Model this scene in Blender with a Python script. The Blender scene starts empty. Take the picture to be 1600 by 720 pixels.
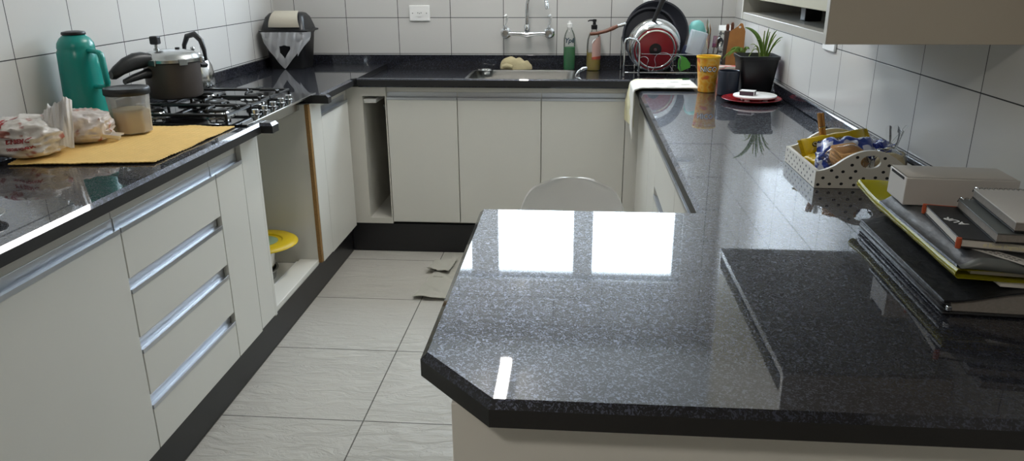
import bpy, bmesh, math, random
from math import sin, cos, pi, radians
from mathutils import Vector, Matrix, noise, Quaternion

# ------------------------------------------------------------------ camera, world, light, exposure
scene = bpy.context.scene
COL = scene.collection
cam_data = bpy.data.cameras.new('camera')
cam = bpy.data.objects.new('camera', cam_data)
COL.objects.link(cam)
F_PX = 1180.275
_vd = Vector((22, 3420, F_PX)).normalized()      # world down in camera axes (right, down, forward)
_vy = Vector((105, -408, F_PX)).normalized()     # world +y
_vx = _vd.cross(_vy)
_R = Matrix((_vx, _vy, -_vd))
_right, _down, _fwd = _R.col[0], _R.col[1], _R.col[2]
CM = Matrix((( _right.x, -_down.x, -_fwd.x, 0), (_right.y, -_down.y, -_fwd.y, 0), (_right.z, -_down.z, -_fwd.z, 1.45), (0, 0, 0, 1)))
cam.matrix_world = CM
cam_data.sensor_width = 36.0
cam_data.sensor_fit = 'HORIZONTAL'
cam_data.lens = F_PX / 1600 * 36
cam_data.clip_start = 0.02
scene.camera = cam

SKY = 14.5
TUBE = 70.0
FILL_LAMP = 64.0
scene.view_settings.view_transform = 'Standard'
scene.view_settings.look = 'None'
scene.view_settings.exposure = 0.1
scene.view_settings.gamma = 1.0
scene.view_settings.use_curve_mapping = False
world = bpy.data.worlds.new('world')
scene.world = world
world.use_nodes = True
_bg = world.node_tree.nodes['Background']
_bg.inputs[0].default_value = (0.76, 0.88, 1.0, 1)
_bg.inputs[1].default_value = SKY
# window on the back wall above the sink: a light portal so its daylight is sampled well
WX0, WX1, WZ0, WZ1 = -1.25, 0.66, 1.52, 2.28
_pl = bpy.data.lights.new('window_portal', 'AREA')
_pl.shape = 'RECTANGLE'; _pl.size = WX1 - WX0; _pl.size_y = WZ1 - WZ0
_pl.cycles.is_portal = True
_po = bpy.data.objects.new('window_portal', _pl)
_po.location = ((WX0 + WX1) / 2, 4.56, (WZ0 + WZ1) / 2)
_po.rotation_euler = (radians(-90), 0, 0)
COL.objects.link(_po)

rnd = random.Random(7)

# ------------------------------------------------------------------ materials
def srgb(h):
    if isinstance(h, str):
        h = h.lstrip('#')
        c = [int(h[i:i + 2], 16) / 255 for i in (0, 2, 4)]
        return tuple(x / 12.92 if x <= 0.04045 else ((x + 0.055) / 1.055) ** 2.4 for x in c) + (1,)
    return tuple(h) + (1,) if len(h) == 3 else tuple(h)

def new_mat(name):
    m = bpy.data.materials.new(name)
    m.use_nodes = True
    nt = m.node_tree
    return m, nt, nt.nodes['Principled BSDF']

def mat(name, color, rough=0.5, metal=0.0, bump=0.0, bscale=60, vary=0.0, vscale=12, trans=0.0, ior=1.5, alpha=1.0, coat=0.0, sheen=0.0):
    m, nt, b = new_mat(name)
    c = srgb(color)
    b.inputs['Base Color'].default_value = c
    b.inputs['Roughness'].default_value = rough
    b.inputs['Metallic'].default_value = metal
    b.inputs['IOR'].default_value = ior
    b.inputs['Transmission Weight'].default_value = trans
    b.inputs['Alpha'].default_value = alpha
    b.inputs['Coat Weight'].default_value = coat
    b.inputs['Sheen Weight'].default_value = sheen
    tc = nt.nodes.new('ShaderNodeTexCoord')
    n = nt.nodes.new('ShaderNodeTexNoise')
    n.inputs['Scale'].default_value = vscale
    n.inputs['Detail'].default_value = 3
    nt.links.new(tc.outputs['Object'], n.inputs['Vector'])
    mx = nt.nodes.new('ShaderNodeMix'); mx.data_type = 'RGBA'; mx.blend_type = 'MULTIPLY'
    mx.inputs[0].default_value = max(vary, 0.03)
    mx.inputs[6].default_value = c
    rp = nt.nodes.new('ShaderNodeValToRGB')
    rp.color_ramp.elements[0].position = 0.3; rp.color_ramp.elements[0].color = (.45, .45, .45, 1)
    rp.color_ramp.elements[1].position = 0.7; rp.color_ramp.elements[1].color = (1, 1, 1, 1)
    nt.links.new(n.outputs['Fac'], rp.inputs[0])
    nt.links.new(rp.outputs[0], mx.inputs[7])
    nt.links.new(mx.outputs[2], b.inputs['Base Color'])
    if bump:
        n2 = nt.nodes.new('ShaderNodeTexNoise'); n2.inputs['Scale'].default_value = bscale; n2.inputs['Detail'].default_value = 4
        nt.links.new(tc.outputs['Object'], n2.inputs['Vector'])
        bp = nt.nodes.new('ShaderNodeBump'); bp.inputs['Strength'].default_value = bump; bp.inputs['Distance'].default_value = 0.01
        nt.links.new(n2.outputs['Fac'], bp.inputs['Height'])
        nt.links.new(bp.outputs[0], b.inputs['Normal'])
    return m

def thin_clear(name, tint=(1, 1, 1), ior=1.5, rough=0.05, haze=0.0, hazecol=(.8, .8, .8)):
    """thin clear sheet: transparent with a fresnel gloss and optional milky haze"""
    m, nt, b = new_mat(name)
    out = nt.nodes['Material Output']
    nt.nodes.remove(b)
    tr = nt.nodes.new('ShaderNodeBsdfTransparent'); tr.inputs[0].default_value = srgb(tint)
    gl = nt.nodes.new('ShaderNodeBsdfGlossy'); gl.inputs['Roughness'].default_value = rough
    fr = nt.nodes.new('ShaderNodeFresnel'); fr.inputs[0].default_value = ior
    m1 = nt.nodes.new('ShaderNodeMixShader')
    nt.links.new(fr.outputs[0], m1.inputs[0])
    nt.links.new(tr.outputs[0], m1.inputs[1]); nt.links.new(gl.outputs[0], m1.inputs[2])
    last = m1
    if haze:
        df = nt.nodes.new('ShaderNodeBsdfDiffuse'); df.inputs[0].default_value = srgb(hazecol)
        tl = nt.nodes.new('ShaderNodeBsdfTranslucent'); tl.inputs[0].default_value = srgb(hazecol)
        a = nt.nodes.new('ShaderNodeMixShader'); a.inputs[0].default_value = 0.35
        nt.links.new(df.outputs[0], a.inputs[1]); nt.links.new(tl.outputs[0], a.inputs[2])
        m2 = nt.nodes.new('ShaderNodeMixShader'); m2.inputs[0].default_value = haze
        nt.links.new(m1.outputs[0], m2.inputs[1]); nt.links.new(a.outputs[0], m2.inputs[2])
        last = m2
    nt.links.new(last.outputs[0], out.inputs['Surface'])
    return m

def tile_mat(name, axis, off_u, off_v, bw, bh, mortar, color, grout, rough, bump_kind='smooth'):
    """square-set tiles from world position; axis picks the horizontal direction along the surface"""
    m, nt, b = new_mat(name)
    L = nt.links.new
    geo = nt.nodes.new('ShaderNodeNewGeometry')
    sep = nt.nodes.new('ShaderNodeSeparateXYZ'); L(geo.outputs['Position'], sep.inputs[0])
    cmb = nt.nodes.new('ShaderNodeCombineXYZ')
    u, v = {'x': (0, 2), 'y': (1, 2), 'floor': (0, 1)}[axis]
    for src, off, dst in ((u, off_u, 0), (v, off_v, 1)):
        a = nt.nodes.new('ShaderNodeMath'); a.operation = 'ADD'; a.inputs[1].default_value = off
        L(sep.outputs[src], a.inputs[0]); L(a.outputs[0], cmb.inputs[dst])
    b.inputs['Specular IOR Level'].default_value = 0.16
    br = nt.nodes.new('ShaderNodeTexBrick')
    br.offset = 0.0; br.squash = 1.0
    br.inputs['Scale'].default_value = 1.0
    br.inputs['Mortar Size'].default_value = mortar
    br.inputs['Mortar Smooth'].default_value = 0.15
    br.inputs['Brick Width'].default_value = bw
    br.inputs['Row Height'].default_value = bh
    c = srgb(color)
    br.inputs['Color1'].default_value = c
    br.inputs['Color2'].default_value = tuple(x * 0.97 for x in c[:3]) + (1,)
    br.inputs['Mortar'].default_value = srgb(grout)
    L(cmb.outputs[0], br.inputs['Vector'])
    L(br.outputs['Color'], b.inputs['Base Color'])
    rr = nt.nodes.new('ShaderNodeMapRange'); rr.inputs[3].default_value = rough; rr.inputs[4].default_value = 0.8
    L(br.outputs['Fac'], rr.inputs[0]); L(rr.outputs[0], b.inputs['Roughness'])
    inv = nt.nodes.new('ShaderNodeMath'); inv.operation = 'SUBTRACT'; inv.inputs[0].default_value = 1.0
    L(br.outputs['Fac'], inv.inputs[1])
    bp = nt.nodes.new('ShaderNodeBump'); bp.inputs['Strength'].default_value = 0.5; bp.inputs['Distance'].default_value = 0.002
    L(inv.outputs[0], bp.inputs['Height'])
    n = nt.nodes.new('ShaderNodeTexNoise')
    bp2 = nt.nodes.new('ShaderNodeBump')
    if bump_kind == 'smooth':
        n.inputs['Scale'].default_value = 7.0; n.inputs['Detail'].default_value = 1
        bp2.inputs['Strength'].default_value = 0.10; bp2.inputs['Distance'].default_value = 0.006
        L(geo.outputs['Position'], n.inputs['Vector'])
        L(n.outputs['Fac'], bp2.inputs['Height'])
    else:                                        # riven slate relief, drawn out along one diagonal
        mp = nt.nodes.new('ShaderNodeMapping'); mp.inputs['Rotation'].default_value = (0, 0, radians(-60)); mp.inputs['Scale'].default_value = (3.2, 11, 1)
        L(geo.outputs['Position'], mp.inputs['Vector'])
        n.inputs['Scale'].default_value = 2.2; n.inputs['Detail'].default_value = 5; n.inputs['Distortion'].default_value = 1.4
        n.inputs['Roughness'].default_value = 0.55
        L(mp.outputs[0], n.inputs['Vector'])
        rmp = nt.nodes.new('ShaderNodeValToRGB')
        e = rmp.color_ramp.elements
        e[0].position = 0.36; e[1].position = 0.66
        for p, val in ((0.46, .55), (0.49, .3), (0.53, .62)):
            q = e.new(p); q.color = (val, val, val, 1)
        L(n.outputs['Fac'], rmp.inputs[0])
        bp2.inputs['Strength'].default_value = 0.7; bp2.inputs['Distance'].default_value = 0.005
        L(rmp.outputs[0], bp2.inputs['Height'])
    L(bp.outputs[0], bp2.inputs['Normal'])
    L(bp2.outputs[0], b.inputs['Normal'])
    return m

def granite_mat(name, rough, spec=1.0):
    m, nt, b = new_mat(name)
    L = nt.links.new
    geo = nt.nodes.new('ShaderNodeNewGeometry')
    n1 = nt.nodes.new('ShaderNodeTexNoise'); n1.inputs['Scale'].default_value = 190; n1.inputs['Detail'].default_value = 2.5; n1.inputs['Distortion'].default_value = 1.6
    L(geo.outputs['Position'], n1.inputs['Vector'])
    r1 = nt.nodes.new('ShaderNodeValToRGB')
    e = r1.color_ramp.elements
    e[0].position = 0.51; e[0].color = (0, 0, 0, 1)
    e[1].position = 0.62; e[1].color = (1, 1, 1, 1)
    L(n1.outputs['Fac'], r1.inputs[0])
    mx = nt.nodes.new('ShaderNodeMix'); mx.data_type = 'RGBA'
    mx.inputs[6].default_value = (0.013, 0.013, 0.016, 1)
    mx.inputs[7].default_value = (0.062, 0.070, 0.100, 1)
    L(r1.outputs[0], mx.inputs[0])
    L(mx.outputs[2], b.inputs['Base Color'])
    sc = nt.nodes.new('ShaderNodeMath'); sc.operation = 'MULTIPLY'; sc.inputs[1].default_value = 0.85
    L(r1.outputs[0], sc.inputs[0]); L(sc.outputs[0], b.inputs['Metallic'])   # mica flakes under the polish
    b.inputs['Roughness'].default_value = 0.38
    b.inputs['Specular IOR Level'].default_value = 0.05
    b.inputs['Coat Weight'].default_value = 1.0
    b.inputs['Coat Roughness'].default_value = rough
    b.inputs['Coat IOR'].default_value = 1.5
    return m

M = {}
M['granite'] = granite_mat('polished_black_granite', 0.025)
M['granite_edge'] = mat('honed_granite_edge', '#202021', 0.42, vary=0.35, vscale=220)
M['plinth'] = mat('black_plinth', '#1d1d20', 0.35, vary=.1)
M['tile_back'] = tile_mat('wall_tile_back', 'x', 0.118, -1.195 + 2.0, 0.302, 0.20, 0.0018, '#cecdca', '#3e3e3e', 0.16)
M['tile_left'] = tile_mat('wall_tile_left', 'y', -0.167 + 3.0, -1.195 + 2.0, 0.300, 0.20, 0.0018, '#cecdca', '#3e3e3e', 0.16)
M['tile_right'] = tile_mat('wall_tile_right', 'y', -2.0 + 3.02, -1.195 + 2.0, 0.302, 0.20, 0.0016, '#cecdca', '#3e3e3e', 0.16)
M['floor'] = tile_mat('floor_tile', 'floor', 0.70 + 5.0, -2.17 + 5.0, 0.50, 0.50, 0.0025, '#c0bdb5', '#6a6761', 0.38, 'slate')
M['plaster'] = mat('white_plaster', '#dcdad4', 0.8)
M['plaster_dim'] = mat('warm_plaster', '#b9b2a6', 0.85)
M['white_mdf'] = mat('white_laminate', '#dddcd5', 0.32, vary=.03, vscale=4)
M['carcass'] = mat('carcass_white', '#d2d0c8', 0.45)
M['taupe'] = mat('taupe_panel', '#c4bbab', 0.4, vary=.03, vscale=4)  # flat taupe, darker and browner than the white laminate
M['cream'] = mat('cream_laminate', '#d6d1b4', 0.4)
M['raw_edge'] = mat('raw_board_edge', '#94703f', 0.8, vary=.4, vscale=150)
M['alu'] = mat('brushed_aluminium', '#c4c7cc', 0.32, 0.9)
M['frame_white'] = mat('window_frame_white', '#d8d8d6', 0.4)
M['glass'] = thin_clear('window_glass', (0.97, 0.99, 1.0))
M['chrome'] = mat('chrome', '#d2d4d6', 0.12, 1.0)
M['steel'] = mat('stainless_steel', '#b9bab8', 0.26, 1.0, vary=.1, vscale=40)
M['steel_bright'] = mat('polished_steel', '#cfd0cf', 0.14, 1.0)
M['black_plastic'] = mat('black_plastic', '#1b1b1d', 0.35)
M['soft_black'] = mat('matt_black', '#0e0e10', 0.42)
M['white_plastic'] = mat('white_plastic', '#f1f1ef', 0.38)
M['hole'] = mat('dark_recess', '#15130f', 0.9)

# ------------------------------------------------------------------ mesh helpers
def root_of(o):
    while o.parent: o = o.parent
    return o

class MB:
    def __init__(self):
        self.v, self.f, self.m = [], [], []
        self.xf = Matrix.Identity(4)
        self.mi = 0
    def pt(self, p):
        self.v.append(self.xf @ Vector(p)); return len(self.v) - 1
    def face(self, idx, m=None):
        self.f.append(tuple(idx)); self.m.append(self.mi if m is None else m)
    def poly(self, pts, m=None):
        self.face([self.pt(p) for p in pts], m)
    def box(self, x0, x1, y0, y1, z0, z1, m=None):
        i = [self.pt((x, y, z)) for z in (z0, z1) for y in (y0, y1) for x in (x0, x1)]
        for q in ((0, 2, 3, 1), (4, 5, 7, 6), (0, 1, 5, 4), (2, 6, 7, 3), (0, 4, 6, 2), (1, 3, 7, 5)):
            self.face([i[k] for k in q], m)
    def loops(self, rings, closed=True, cap0=True, cap1=True, m=None):
        ids = [[self.pt(p) for p in r] for r in rings]
        n = len(ids[0])
        for a, b in zip(ids, ids[1:]):
            for k in range(n if closed else n - 1):
                self.face((a[k], a[(k + 1) % n], b[(k + 1) % n], b[k]), m)
        if cap0: self.face(ids[0][::-1], m)
        if cap1: self.face(ids[-1], m)
        return ids
    def prism(self, poly, z0, z1, m=None):
        self.loops([[(x, y, z0) for x, y in poly], [(x, y, z1) for x, y in poly]], m=m)
    def extrude_y(self, poly, y0, y1, m=None):      # polygon in (x, z)
        self.loops([[(x, y0, z) for x, z in poly], [(x, y1, z) for x, z in poly]], m=m)
    def extrude_x(self, poly, x0, x1, m=None):      # polygon in (y, z)
        self.loops([[(x0, y, z) for y, z in poly], [(x1, y, z) for y, z in poly]], m=m)
    def lathe(self, prof, n=40, c=(0, 0, 0), sx=1.0, sy=1.0, m=None, closed_ends=True):
        rings = []
        for r, z in prof:
            rings.append([(c[0] + sx * r * cos(2 * pi * k / n), c[1] + sy * r * sin(2 * pi * k / n), c[2] + z) for k in range(n)])
        return self.loops(rings, True, closed_ends, closed_ends, m)
    def tube(self, pts, r, n=10, closed=False, m=None, flat=1.0):
        pts = [Vector(p) for p in pts]
        N = len(pts)
        rad = r if isinstance(r, (list, tuple)) else [r] * N
        tang = []
        for i in range(N):
            a = pts[(i - 1) % N] if (closed or i > 0) else pts[i]
            b = pts[(i + 1) % N] if (closed or i < N - 1) else pts[i]
            t = (b - a)
            tang.append(t.normalized() if t.length > 1e-9 else Vector((0, 0, 1)))
        up = Vector((0, 0, 1)) if abs(tang[0].z) < 0.9 else Vector((1, 0, 0))
        nrm = (up - tang[0] * up.dot(tang[0])).normalized()
        rings = []
        for i in range(N):
            nrm = (nrm - tang[i] * nrm.dot(tang[i]))
            if nrm.length < 1e-6: nrm = tang[i].orthogonal()
            nrm.normalize()
            bi = tang[i].cross(nrm)
            rings.append([pts[i] + nrm * rad[i] * cos(2 * pi * k / n) + bi * rad[i] * flat * sin(2 * pi * k / n) for k in range(n)])
        if closed: rings.append(rings[0])
        self.loops(rings, True, not closed, not closed, m)
    def sheet(self, fn, nu, nv, th=0.0, m=None):
        """grid surface fn(u,v)->point; th>0 gives it thickness"""
        g = [[Vector(fn(i / nu, j / nv)) for j in range(nv + 1)] for i in range(nu + 1)]
        ids = [[self.pt(p) for p in row] for row in g]
        for i in range(nu):
            for j in range(nv):
                self.face((ids[i][j], ids[i + 1][j], ids[i + 1][j + 1], ids[i][j + 1]), m)
        if th:
            def nor(i, j):
                a = g[min(i + 1, nu)][j] - g[max(i - 1, 0)][j]; b = g[i][min(j + 1, nv)] - g[i][max(j - 1, 0)]
                c = a.cross(b); return c.normalized() if c.length > 1e-12 else Vector((0, 0, 1))
            lo = [[self.pt(g[i][j] - nor(i, j) * th) for j in range(nv + 1)] for i in range(nu + 1)]
            for i in range(nu):
                for j in range(nv):
                    self.face((lo[i][j], lo[i][j + 1], lo[i + 1][j + 1], lo[i + 1][j]), m)
            for i in range(nu):
                self.face((ids[i][0], lo[i][0], lo[i + 1][0], ids[i + 1][0]), m)
                self.face((ids[i][nv], ids[i + 1][nv], lo[i + 1][nv], lo[i][nv]), m)
            for j in range(nv):
                self.face((ids[0][j], ids[0][j + 1], lo[0][j + 1], lo[0][j]), m)
                self.face((ids[nu][j], lo[nu][j], lo[nu][j + 1], ids[nu][j + 1]), m)
    def build(self, name, mats, parent=None, smooth=40, bevel=0.0, seg=2, fix=True, sub=0):
        off = Vector((0, 0, 0))
        if parent is not None: off = root_of(parent).location
        me = bpy.data.meshes.new(name)
        me.from_pydata([tuple(p - off) for p in self.v], [], self.f)
        if not isinstance(mats, (list, tuple)): mats = [mats]
        for k in mats: me.materials.append(M[k] if isinstance(k, str) else k)
        me.polygons.foreach_set('material_index', self.m)
        if fix:
            bm = bmesh.new(); bm.from_mesh(me)
            bmesh.ops.remove_doubles(bm, verts=bm.verts, dist=1e-6)
            bmesh.ops.recalc_face_normals(bm, faces=bm.faces)
            bm.to_mesh(me); bm.free()
        if smooth:
            me.polygons.foreach_set('use_smooth', [True] * len(me.polygons))
            me.set_sharp_from_angle(angle=radians(smooth))
        me.update()
        o = bpy.data.objects.new(name, me)
        COL.objects.link(o)
        if parent is not None: o.parent = parent
        if sub:
            s = o.modifiers.new('subdivision', 'SUBSURF'); s.levels = sub; s.render_levels = sub
        if bevel:
            b = o.modifiers.new('bevel', 'BEVEL'); b.width = bevel; b.segments = seg; b.limit_method = 'ANGLE'; b.angle_limit = radians(40)
            b.harden_normals = False
        return o

def tag(o, label=None, cat=None, group=None, kind=None):
    if label: o['label'] = label
    if cat: o['category'] = cat
    if group: o['group'] = group
    if kind: o['kind'] = kind
    return o

def thing(name, loc, label, cat, group=None):
    o = bpy.data.objects.new(name, None)
    o.empty_display_size = 0.05
    o.location = loc
    COL.objects.link(o)
    return tag(o, label, cat, group)

def struct(name, mb, mats, parent=None, **k):
    o = mb.build(name, mats, parent, **k)
    if parent is None: tag(o, kind='structure')
    return o

def rotz(c, a):
    return Matrix.Translation(c) @ Matrix.Rotation(a, 4, 'Z')

def frame(c, x, y):
    """matrix with origin c, x and y axes given (orthonormalised)"""
    x = Vector(x).normalized(); z = x.cross(Vector(y)).normalized(); y = z.cross(x)
    return Matrix(((x.x, y.x, z.x, c[0]), (x.y, y.y, z.y, c[1]), (x.z, y.z, z.z, c[2]), (0, 0, 0, 1)))

def shape_mesh(loops, thick, mtx):
    """flat outline with holes (2-D curve fill), extruded by thick, as (verts, faces) in world"""
    cu = bpy.data.curves.new('outline', 'CURVE'); cu.dimensions = '2D'; cu.fill_mode = 'BOTH'; cu.extrude = thick / 2
    for lp in loops:
        s = cu.splines.new('POLY'); s.points.add(len(lp) - 1); s.use_cyclic_u = True
        for p, q in zip(s.points, lp): p.co = (q[0], q[1], 0, 1)
    return curve_to_mesh(cu, mtx)

def curve_to_mesh(cu, mtx):
    o = bpy.data.objects.new('outline', cu); COL.objects.link(o)
    bpy.context.view_layer.update()
    me = bpy.data.meshes.new_from_object(o.evaluated_get(bpy.context.evaluated_depsgraph_get()))
    vs = [mtx @ v.co for v in me.vertices]; fs = [tuple(p.vertices) for p in me.polygons]
    bpy.data.objects.remove(o); bpy.data.meshes.remove(me); bpy.data.curves.remove(cu)
    return vs, fs

def add_mesh(mb, vf, m=None):
    n = len(mb.v)
    mb.v += vf[0]
    for f in vf[1]: mb.face([n + k for k in f], m)

def text_verts(s, size, thick=0.0004, bold=0.0, shear=0.0):
    cu = bpy.data.curves.new('txt', 'FONT'); cu.body = s; cu.size = size; cu.extrude = thick / 2
    cu.align_x = 'CENTER'; cu.align_y = 'CENTER'; cu.offset = bold; cu.shear = shear; cu.resolution_u = 3
    return curve_to_mesh(cu, Matrix.Identity(4))

def lettering(name, s, size, mtx, mt, parent, thick=0.0004, bold=0.0, bend=None, shear=0.0):
    vs, fs = text_verts(s, size, thick, bold, shear)
    mb = MB()
    for v in vs:
        mb.v.append(mtx @ (bend(v) if bend else v))
    for f in fs: mb.face(f)
    return mb.build(name, mt, parent, smooth=0, fix=False)

# ------------------------------------------------------------------ the room shell
XL, XR, YB, ZC, ZT = -1.75, 0.86, 4.40, 2.65, 0.94
b = MB(); b.box(-2.0, 3.0, -2.6, 4.6, -0.1, 0.0); struct('floor', b, 'floor')
b = MB(); b.box(-2.0, 3.0, -2.6, 4.6, ZC, ZC + 0.1); struct('ceiling', b, 'plaster')
b = MB()
b.box(-2.0, WX0, YB, YB + 0.15, 0, ZC); b.box(WX1, 1.1, YB, YB + 0.15, 0, ZC)
b.box(WX0, WX1, YB, YB + 0.15, 0, WZ0); b.box(WX0, WX1, YB, YB + 0.15, WZ1, ZC)
struct('wall_back', b, 'tile_back')
b = MB(); b.box(XL - 0.15, XL, -2.6, YB, 0, ZC); struct('wall_left', b, 'tile_left')
b = MB(); b.box(XR, XR + 0.15, 0.1, YB, 0, ZC); struct('wall_right', b, 'tile_right')
b = MB(); b.box(XR + 0.15, 3.0, 0.1, 0.25, 0, ZC); b.box(2.85, 3.0, -2.6, 0.1, 0, ZC); b.box(-1.75, 3.0, -2.75, -2.6, 0, ZC)
struct('wall_front', b, 'plaster_dim')
# window above the sink (the photo shows it mirrored in the granite)
b = MB()
T = 0.035
yf0, yf1 = YB + 0.05, YB + 0.11
b.box(WX0, WX0 + T, yf0, yf1, WZ0, WZ1); b.box(WX1 - 0.045, WX1, yf0, yf1, WZ0, WZ1)
b.box(WX0 + T, WX1 - 0.045, yf0, yf1, WZ0, WZ0 + T); b.box(WX0 + T, WX1 - 0.045, yf0, yf1, WZ1 - 0.03, WZ1)
MUL = ((-0.64, -0.47), (0.0, 0.12))
for a, c in MUL: b.box(a, c, yf0, yf1, WZ0 + T, WZ1 - 0.03)
win = struct('window_1', b, 'frame_white', bevel=0.003)
xs = [(WX0 + T, -0.64), (-0.47, 0.0), (0.12, WX1 - 0.045)]
for a, c in xs:
    p = MB(); p.poly([(a, YB + 0.08, WZ0 + T), (c, YB + 0.08, WZ0 + T), (c, YB + 0.08, WZ1 - 0.03), (a, YB + 0.08, WZ1 - 0.03)])
    p.build('window_pane', 'glass', win, smooth=0, fix=False)
b = MB(); b.box(WX0 - 0.02, WX1 + 0.02, YB - 0.02, YB + 0.045, WZ0 - 0.025, WZ0 - 0.0005)
struct('trim_1', b, 'frame_white', bevel=0.003)
# black plinths under the cabinets
b = MB(); b.box(-1.745, -1.20, -0.2, 3.80, 0.0005, 0.160); struct('baseboard_left', b, 'plinth', bevel=0.002)
b = MB(); b.box(-1.1995, 0.335, 3.80, 4.39, 0.0005, 0.160); struct('baseboard_back', b, 'plinth', bevel=0.002)
b = MB(); b.box(0.336, 0.855, 1.30, 4.39, 0.0005, 0.160); struct('baseboard_right', b, 'plinth', bevel=0.002)

# ceiling lamp: a batten with a tube, mirrored in the peninsula
lamp = thing('overhead_light', (-0.375, 3.2, ZC), 'long white batten ceiling light above the kitchen aisle', 'light')
b = MB(); b.extrude_y([(-0.407, ZC - 0.0005), (-0.409, ZC - 0.050), (-0.341, ZC - 0.050), (-0.343, ZC - 0.0005)], 2.62, 3.93); b.build('lamp_base', 'white_plastic', lamp, bevel=0.002)
for y in (2.632, 3.918):
    b = MB(); b.box(-0.411, -0.339, y - 0.012, y + 0.012, ZC - 0.082, ZC - 0.0505); b.build('end_cap', 'white_plastic', lamp, bevel=0.003)
mt, nt, pb = new_mat('lit_diffuser_strip')
pb.inputs['Emission Color'].default_value = (1.0, 0.97, 0.93, 1); pb.inputs['Emission Strength'].default_value = TUBE
b = MB(); b.extrude_y([(-0.375 + 0.031 * cos(k * pi / 10), ZC - 0.0505 - 0.026 * sin(k * pi / 10)) for k in range(11)], 2.6445, 3.9055); b.build('diffuser', mt, lamp)
# unseen fill lamp added behind the viewer to lift near walls and panels
fill_lamp = thing('overhead_light', (-0.6, -0.8, ZC), 'unseen round fill light added above the floor before the peninsula', 'light')
b = MB(); b.lathe([(0.0, -0.05), (0.10, -0.048), (0.145, -0.03), (0.15, -0.006), (0.15, -0.0005), (0, -0.0005)], 32, (-0.6, -0.8, ZC), closed_ends=False)
mt2, nt2, pb2 = new_mat('fill_diffuser')
pb2.inputs['Emission Color'].default_value = (1.0, 0.93, 0.84, 1); pb2.inputs['Emission Strength'].default_value = FILL_LAMP
b.build('diffuser', mt2, fill_lamp)

# ------------------------------------------------------------------ countertops
def slab(poly, z0, z1, chamfer):
    """counter slab; chamfer lists, per edge i -> i+1, the bevel at its top (0 at walls). Honed on its sides."""
    n = len(poly)
    P = [Vector((p[0], p[1])) for p in poly]
    def inset(ds):
        out = []
        for i in range(n):
            a, c, d = P[i - 1], P[i], P[(i + 1) % n]
            e1 = (c - a).normalized(); e2 = (d - c).normalized()
            n1 = Vector((-e1.y, e1.x)); n2 = Vector((-e2.y, e2.x))
            d1, d2 = ds[i - 1], ds[i]
            A = Matrix(((n1.x, n1.y), (n2.x, n2.y)))
            rhs = Vector((n1.dot(c) + d1, n2.dot(c) + d2))
            out.append(A.inverted() @ rhs if abs(A.determinant()) > 1e-6 else c + n1 * d1)
        return out
    top = inset(chamfer)
    ch = max(chamfer)
    mb = MB()
    r0 = [mb.pt((p.x, p.y, z0)) for p in P]
    r1 = [mb.pt((p.x, p.y, z1 - ch)) for p in P]
    r2 = [mb.pt((p.x, p.y, z1)) for p in top]
    for i in range(n):
        j = (i + 1) % n
        mb.face((r0[i], r0[j], r1[j], r1[i]), 1)
        mb.face((r1[i], r1[j], r2[j], r2[i]), 0 if chamfer[i] else 1)
    mb.face(r2, 0); mb.face(r0[::-1], 1)
    return mb

GR = ['granite', 'granite_edge']
Z0 = 0.904
CH = 0.010
# left, near the viewer
t = thing('countertop', (-1.4, 1.6, Z0), 'black granite countertop of the left run, under the yellow placemat', 'countertop')
slab([(-1.75, 0.3), (-1.116, 0.3), (-1.116, 2.575), (-1.074, 2.575), (-1.074, 2.632), (-1.75, 2.632)], Z0, ZT, [0, CH, CH, CH, 0, 0]).build('slab', GR, t, smooth=0)
b = MB(); b.box(-1.7495, -1.73, 0.3, 2.632, ZT + 0.0003, 0.99); b.build('backsplash', 'granite', t, bevel=0.0015)
# left, far corner
t = thing('countertop', (-1.4, 3.8, Z0), 'black granite corner countertop under the swing-top bin', 'countertop')
slab([(-1.75, 3.208), (-1.074, 3.208), (-1.074, 3.25), (-1.116, 3.25), (-1.116, 3.74), (-1.10, 3.765), (-1.10, 4.3795), (-1.75, 4.3795)], Z0, ZT, [0, CH, CH, CH, 0, 0, 0, 0]).build('slab', GR, t, smooth=0)
b = MB(); b.box(-1.7495, -1.73, 2.634, 4.3795, ZT + 0.0003, 0.99); b.build('backsplash', 'granite', t, bevel=0.0015)
b = MB(); b.box(-1.7295, -1.64, 2.634, 3.207, Z0, ZT); b.build('bridge_strip', GR, t)
# back, with the sunken wet area and the sink cut-out
ZW = 0.914
t = thing('countertop', (-0.3, 4.05, Z0), 'black granite sink countertop with raised lip and cut-out for the sink', 'countertop')
b = slab([(-1.0995, 3.742), (0.2745, 3.742), (0.2745, 3.768), (-1.0995, 3.768)], Z0, ZT, [0.006, 0, 0.004, 0])
SX0, SX1, SY0, SY1 = -0.57, 0.0, 3.93, 4.30
for x0, x1, y0, y1 in ((-1.0995, SX0, 3.768, 4.3795), (SX1, 0.8595, 3.82, 4.3795), (SX0, SX1, 3.768, SY0), (SX0, SX1, SY1, 4.3795), (SX1, 0.2745, 3.768, 3.82)):
    b.box(x0, x1, y0, y1, Z0 - 0.01, ZW, 0)
b.build('slab', GR, t, smooth=0)
b = MB(); b.box(-1.7495, 0.8595, 4.3797, 4.3995, Z0, 0.99); b.build('backsplash', 'granite', t, bevel=0.0015)
# right run and peninsula in one L
t = thing('countertop', (0.4, 1.6, Z0), 'long L-shaped black granite countertop of the right run and peninsula', 'countertop')
slab([(-0.101, 0.815), (XR, 0.815), (XR, 3.8195), (0.275, 3.8195), (0.275, 1.625), (-0.212, 1.625), (-0.212, 0.936)], Z0, ZT, [CH, 0, 0.003, CH, CH, CH, CH]).build('slab', GR, t, smooth=0)
b = MB(); b.box(0.84, 0.8597, 0.815, 4.379, ZT + 0.0003, 0.992); b.build('backsplash', 'granite', t, bevel=0.005, seg=1)

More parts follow.
